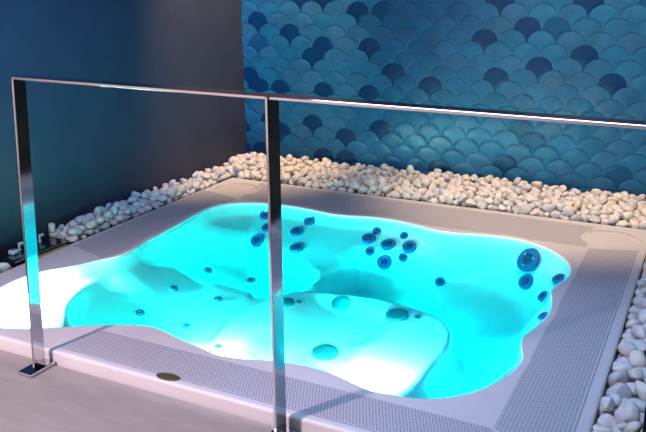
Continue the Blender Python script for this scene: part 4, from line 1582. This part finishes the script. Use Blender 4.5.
r,7,1100,-151,2215,50,366,854,-8,368
m,7,946,-67,2269,35,599,443,651,144
r,3,1210,-114,2358,48,583,-475,615,238
m,7,858,-72,2361,40,282,-162,-756,-568
m,4,726,-162,2352,32,952,150,-184,-195
r,0,1034,-121,2452,57,844,375,-224,-311
m,4,726,-102,2515,47,855,-298,-143,400
r,6,726,-163,2553,36,212,-305,869,-327
m,4,946,-67,2566,42,336,-444,301,-775
m,1,726,-114,2624,6,189,95,900,381
m,7,858,-98,2590,62,191,236,-952,29
r,0,1034,-160,2663,33,510,-321,211,770
m,0,946,-72,2621,71,13,-597,540,-593
r,7,1034,-124,2702,53,84,-695,-531,-478
m,3,1100,-78,2723,44,498,-36,314,808
m,2,1210,-98,2746,71,883,-83,-368,279
r,3,1210,-109,2790,64,833,536,131,37
m,7,1034,-99,2900,51,166,867,-466,64
m,5,858,-80,2931,44,162,-224,-523,806
r,3,946,-160,2976,69,135,756,-640,30
m,1,1100,-109,2952,68,232,173,-37,-957
m,1,858,-118,3029,45,305,-473,-713,-418
m,5,1034,-74,3023,47,156,551,-804,161
m,2,946,-123,3078,84,509,-161,-39,-845
m,4,858,-160,3138,33,479,-764,-35,-431
m,1,858,-72,3140,58,435,-221,-632,-601
m,5,858,-127,3161,48,46,999,0,30
m,0,1034,-162,3234,50,76,499,-182,-844
m,0,726,-108,3206,70,722,206,-97,-653
m,7,858,-159,3274,36,566,341,542,-520
m,6,1210,-102,3323,62,591,245,201,-742
m,2,1100,-161,3373,54,740,-101,-531,401
m,2,1210,-80,3408,59,847,-125,-72,-512
m,4,726,-159,3448,55,104,-343,-879,-313
m,6,946,-113,3444,45,462,157,214,-846
m,3,858,-109,3486,48,337,728,-347,-486
m,1,660,-166,3526,35,278,556,-731,-280
m,4,860,-96,3521,41,13,813,-252,525
m,7,940,-135,3552,58,77,-432,516,-736
m,3,1100,-68,3579,53,570,-342,744,63
m,1,1100,-139,3596,38,707,700,-47,-93
m,2,660,-100,3620,31,707,-408,-261,516
m,3,1100,-164,3641,35,61,535,-322,-779
m,6,940,-72,3645,54,181,-894,-345,220
m,6,660,-165,3732,56,466,89,-760,-443
m,7,940,-131,3710,66,890,271,358,-75
m,6,780,-160,3769,48,145,744,-344,-554
m,1,860,-73,3750,58,369,904,-29,213"""
GROUPS = {
 'b': ('white pebble in the broad bed under the blue tiled wall', 'pebbles in the bed along the blue tiled wall'),
 'l': ('white pebble in the narrow bed along the dark blue wall', 'pebbles in the bed along the dark wall'),
 'r': ('bluish white pebble in the bed right of the tub', 'pebbles in the bed on the right side of the tub'),
}
rest = bmesh.new()
for i, line in enumerate(PEB.split()):
    a = line.split(',')
    g_, k = a[0], int(a[1]); s, x, y, z, qw, qx, qy, qz = [int(t) / 1000 for t in a[2:]]
    me = PM[MATPICK[(i * 7 + k * 3) % 10]][k]
    M_ = Matrix.Translation((x, y, z)) @ Quaternion((qw, qx, qy, qz)).normalized().to_matrix().to_4x4() @ Matrix.Scale(s, 4)
    if g_ in GROUPS:
        o = bpy.data.objects.new('pebble', me); C.objects.link(o); o.matrix_world = M_
        tag(o, GROUPS[g_][0], 'pebble', GROUPS[g_][1])
    else:
        n0 = len(rest.verts); rest.from_mesh(me); rest.verts.ensure_lookup_table()
        for v in rest.verts[n0:]: v.co = M_ @ v.co
if len(rest.verts):
    me = bpy.data.meshes.new('pebble_fill'); rest.to_mesh(me)
    tag(link('pebble_fill', me, STONE, smooth=True), 'remaining small white pebbles lying between the larger ones', 'pebbles', kind='stuff')
rest.free()

# ------------------------------------------------------------------ light
def light(kind, name, loc, energy, col, size=.1, target=None, spot=60, blend=.5, sy=None):
    d = bpy.data.lights.new(name, kind); d.energy = energy; d.color = col
    if kind == 'AREA':
        d.size = size
        if sy: d.shape = 'RECTANGLE'; d.size_y = sy
    else: d.shadow_soft_size = size
    if kind == 'SPOT': d.spot_size = math.radians(spot); d.spot_blend = blend
    o = bpy.data.objects.new(name, d); C.objects.link(o); o.location = loc
    if target: o.rotation_euler = (Vector(target) - Vector(loc)).to_track_quat('-Z', 'Y').to_euler()
    return o
light('SPOT', 'pool_light_and_fill', (-2.27, 1.78, .022), 170, (.8, 1, .78), .012, (-2.14, 2.05, -.20), 92, .15)
light('SPOT', 'pool_light_and_fill', (-2.345, 2.02, .022), 130, (.8, 1, .78), .012, (-2.12, 2.14, -.16), 92, .15)
light('SPOT', 'pool_light_and_fill', (-2.32, 2.24, .022), 100, (.8, 1, .78), .012, (-2.18, 2.50, -.20), 92, .15)
light('SPOT', 'pool_light_and_fill', (-.90, 2.00, .010), 120, (1, .92, .68), .015, (-.95, 2.30, -.26), 88, .4)
light('SPOT', 'pool_light_and_fill', (-1.42, 1.98, .010), 56, (1, .84, .62), .02, (-1.55, 2.6, -.40), 104, .5)  # the warm lights here are added to pale the seat
light('SPOT', 'pool_light_and_fill', (-1.12, 1.98, .010), 38, (1, .80, .58), .02, (-1.05, 2.7, -.36), 100, .5)
light('SPOT', 'pool_light_and_fill', (-1.66, 2.02, .0), 27, (.05, 1, .68), .02, (-1.95, 2.38, -.26), 136, .4)  # cyan light added to brighten the lounge
light('POINT', 'pool_light_and_fill', (-2.33, 2.14, .010), 12, (.9, 1, .80), .015)  # the small white points here are added to whiten the shelf
light('POINT', 'pool_light_and_fill', (-2.335, 1.86, .010), 12, (.9, 1, .80), .015)
light('POINT', 'pool_light_and_fill', (-2.25, 2.40, .006), 4, (.9, 1, .80), .015)
light('POINT', 'pool_light_and_fill', (-2.12, 1.76, .010), 3, (.9, 1, .80), .015)
light('POINT', 'pool_light_and_fill', (-2.06, 2.84, -.08), 1.65, (.0, 1, .74), .03)  # cyan lights from here down are added fill in the water, no fixtures
light('SPOT', 'pool_light_and_fill', (-1.95, 2.72, -.09), 9.24, (.0, 1, .68), .03, (-2.05, 3.25, -.26), 110, .6)
light('SPOT', 'pool_light_and_fill', (-1.20, 2.60, -.06), 9.24, (.0, 1, .72), .03, (-1.25, 3.3, -.34), 110, .6)
light('SPOT', 'pool_light_and_fill', (-.90, 2.50, -.06), 7.92, (.0, 1, .84), .03, (-.50, 2.85, -.30), 116, .6)
light('SPOT', 'pool_light_and_fill', (-1.60, 2.65, -.06), 7.92, (.0, 1, .70), .03, (-1.60, 3.3, -.34), 110, .6)
light('POINT', 'pool_light_and_fill', (-1.75, 3.00, -.14), 1.32, (.0, 1, .70), .04)
light('POINT', 'pool_light_and_fill', (-.88, 3.00, -.16), 1.45, (.0, 1, .84), .08)
light('POINT', 'pool_light_and_fill', (-.72, 2.80, -.15), 1.58, (.0, 1, .86), .08)
light('POINT', 'pool_light_and_fill', (-.64, 2.42, -.17), 1.72, (.0, 1, .90), .08)
light('POINT', 'pool_light_and_fill', (-1.10, 3.08, -.14), 1.32, (.0, 1, .74), .04)
light('SPOT', 'ceiling_spot_and_fill', (-.6, 3.2, 2.65), 330, (1, .66, .37), .05, (-.7, 4.05, 0), 46, .7)
light('SPOT', 'ceiling_spot_and_fill', (-1.7, 3.4, 2.65), 440, (1, .66, .38), .05, (-2.66, 4.1, .5), 50, .8)
light('SPOT', 'ceiling_spot_and_fill', (-2.33, -.8, 1.9), 540, (1, .74, .82), .08, (-1.7, 1.3, 0), 48, .9)
light('SPOT', 'blue_wall_fill', (-1.3, .6, 1.6), 430, (.0, .33, .95), .1, (-2.66, 2.5, 1.15), 46, .9)  # unseen blue light, added to tint the dark left wall
light('AREA', 'cool_front_fill', (-1.1, 1.3, 2.68), 94, (.42, .58, 1), 1.6, (-1.1, 1.6, 0))  # unseen area fill, added to give the front rim a bluish tone
light('SPOT', 'ceiling_spot_and_fill', (-.25, 1.7, 2.65), 150, (.40, .58, 1), .1, (-.25, 2.0, 0), 54, .8)  # added cool fill for the grille and pebbles on the right
light('SPOT', 'front_wall_lamp', (-2.2, .2, 2.6), 450, (1, .80, .82), .1, (-2.8, -1.6, .5), 100, .8)
light('SPOT', 'front_wall_lamp', (-4.8, .2, 2.6), 450, (1, .80, .82), .1, (-4.9, -1.6, .5), 100, .8)
light('SPOT', 'ceiling_spot_and_fill', (-.55, 2.0, 2.65), 85, (.5, .72, 1), .1, (-.6, 4.19, .75), 56, .8)  # unseen cool fill, added to brighten the tiles on the right

w = bpy.data.worlds.new('room_gloom'); bpy.context.scene.world = w; w.use_nodes = True
w.node_tree.nodes['Background'].inputs[0].default_value = (*WORLDC, 1); w.node_tree.nodes['Background'].inputs[1].default_value = 1

# ------------------------------------------------------------------ camera
cd = bpy.data.cameras.new('camera'); cam = bpy.data.objects.new('camera', cd); C.objects.link(cam)
cd.sensor_width = 36; cd.lens = 782.277 * 36 / 646; cd.clip_start = .02
r_, d_, f_ = (.89333931, .44933958, -.00623054), (.12818974, -.26809571, -.95482568), (-.43071136, .85218462, -.29710116)
cam.matrix_world = Matrix(((r_[0], -d_[0], -f_[0], 0), (r_[1], -d_[1], -f_[1], 0), (r_[2], -d_[2], -f_[2], 1.195), (0, 0, 0, 1)))
S = bpy.context.scene; S.camera = cam
S.view_settings.view_transform = 'Standard'; S.view_settings.look = 'None'; S.view_settings.gamma = 1
S.view_settings.use_curve_mapping = False
S.view_settings.exposure = 0
S.cycles.max_bounces = 14; S.cycles.diffuse_bounces = 8; S.cycles.glossy_bounces = 5; S.cycles.transparent_max_bounces = 16
S.cycles.sample_clamp_indirect = 6; S.cycles.caustics_reflective = False; S.cycles.caustics_refractive = False
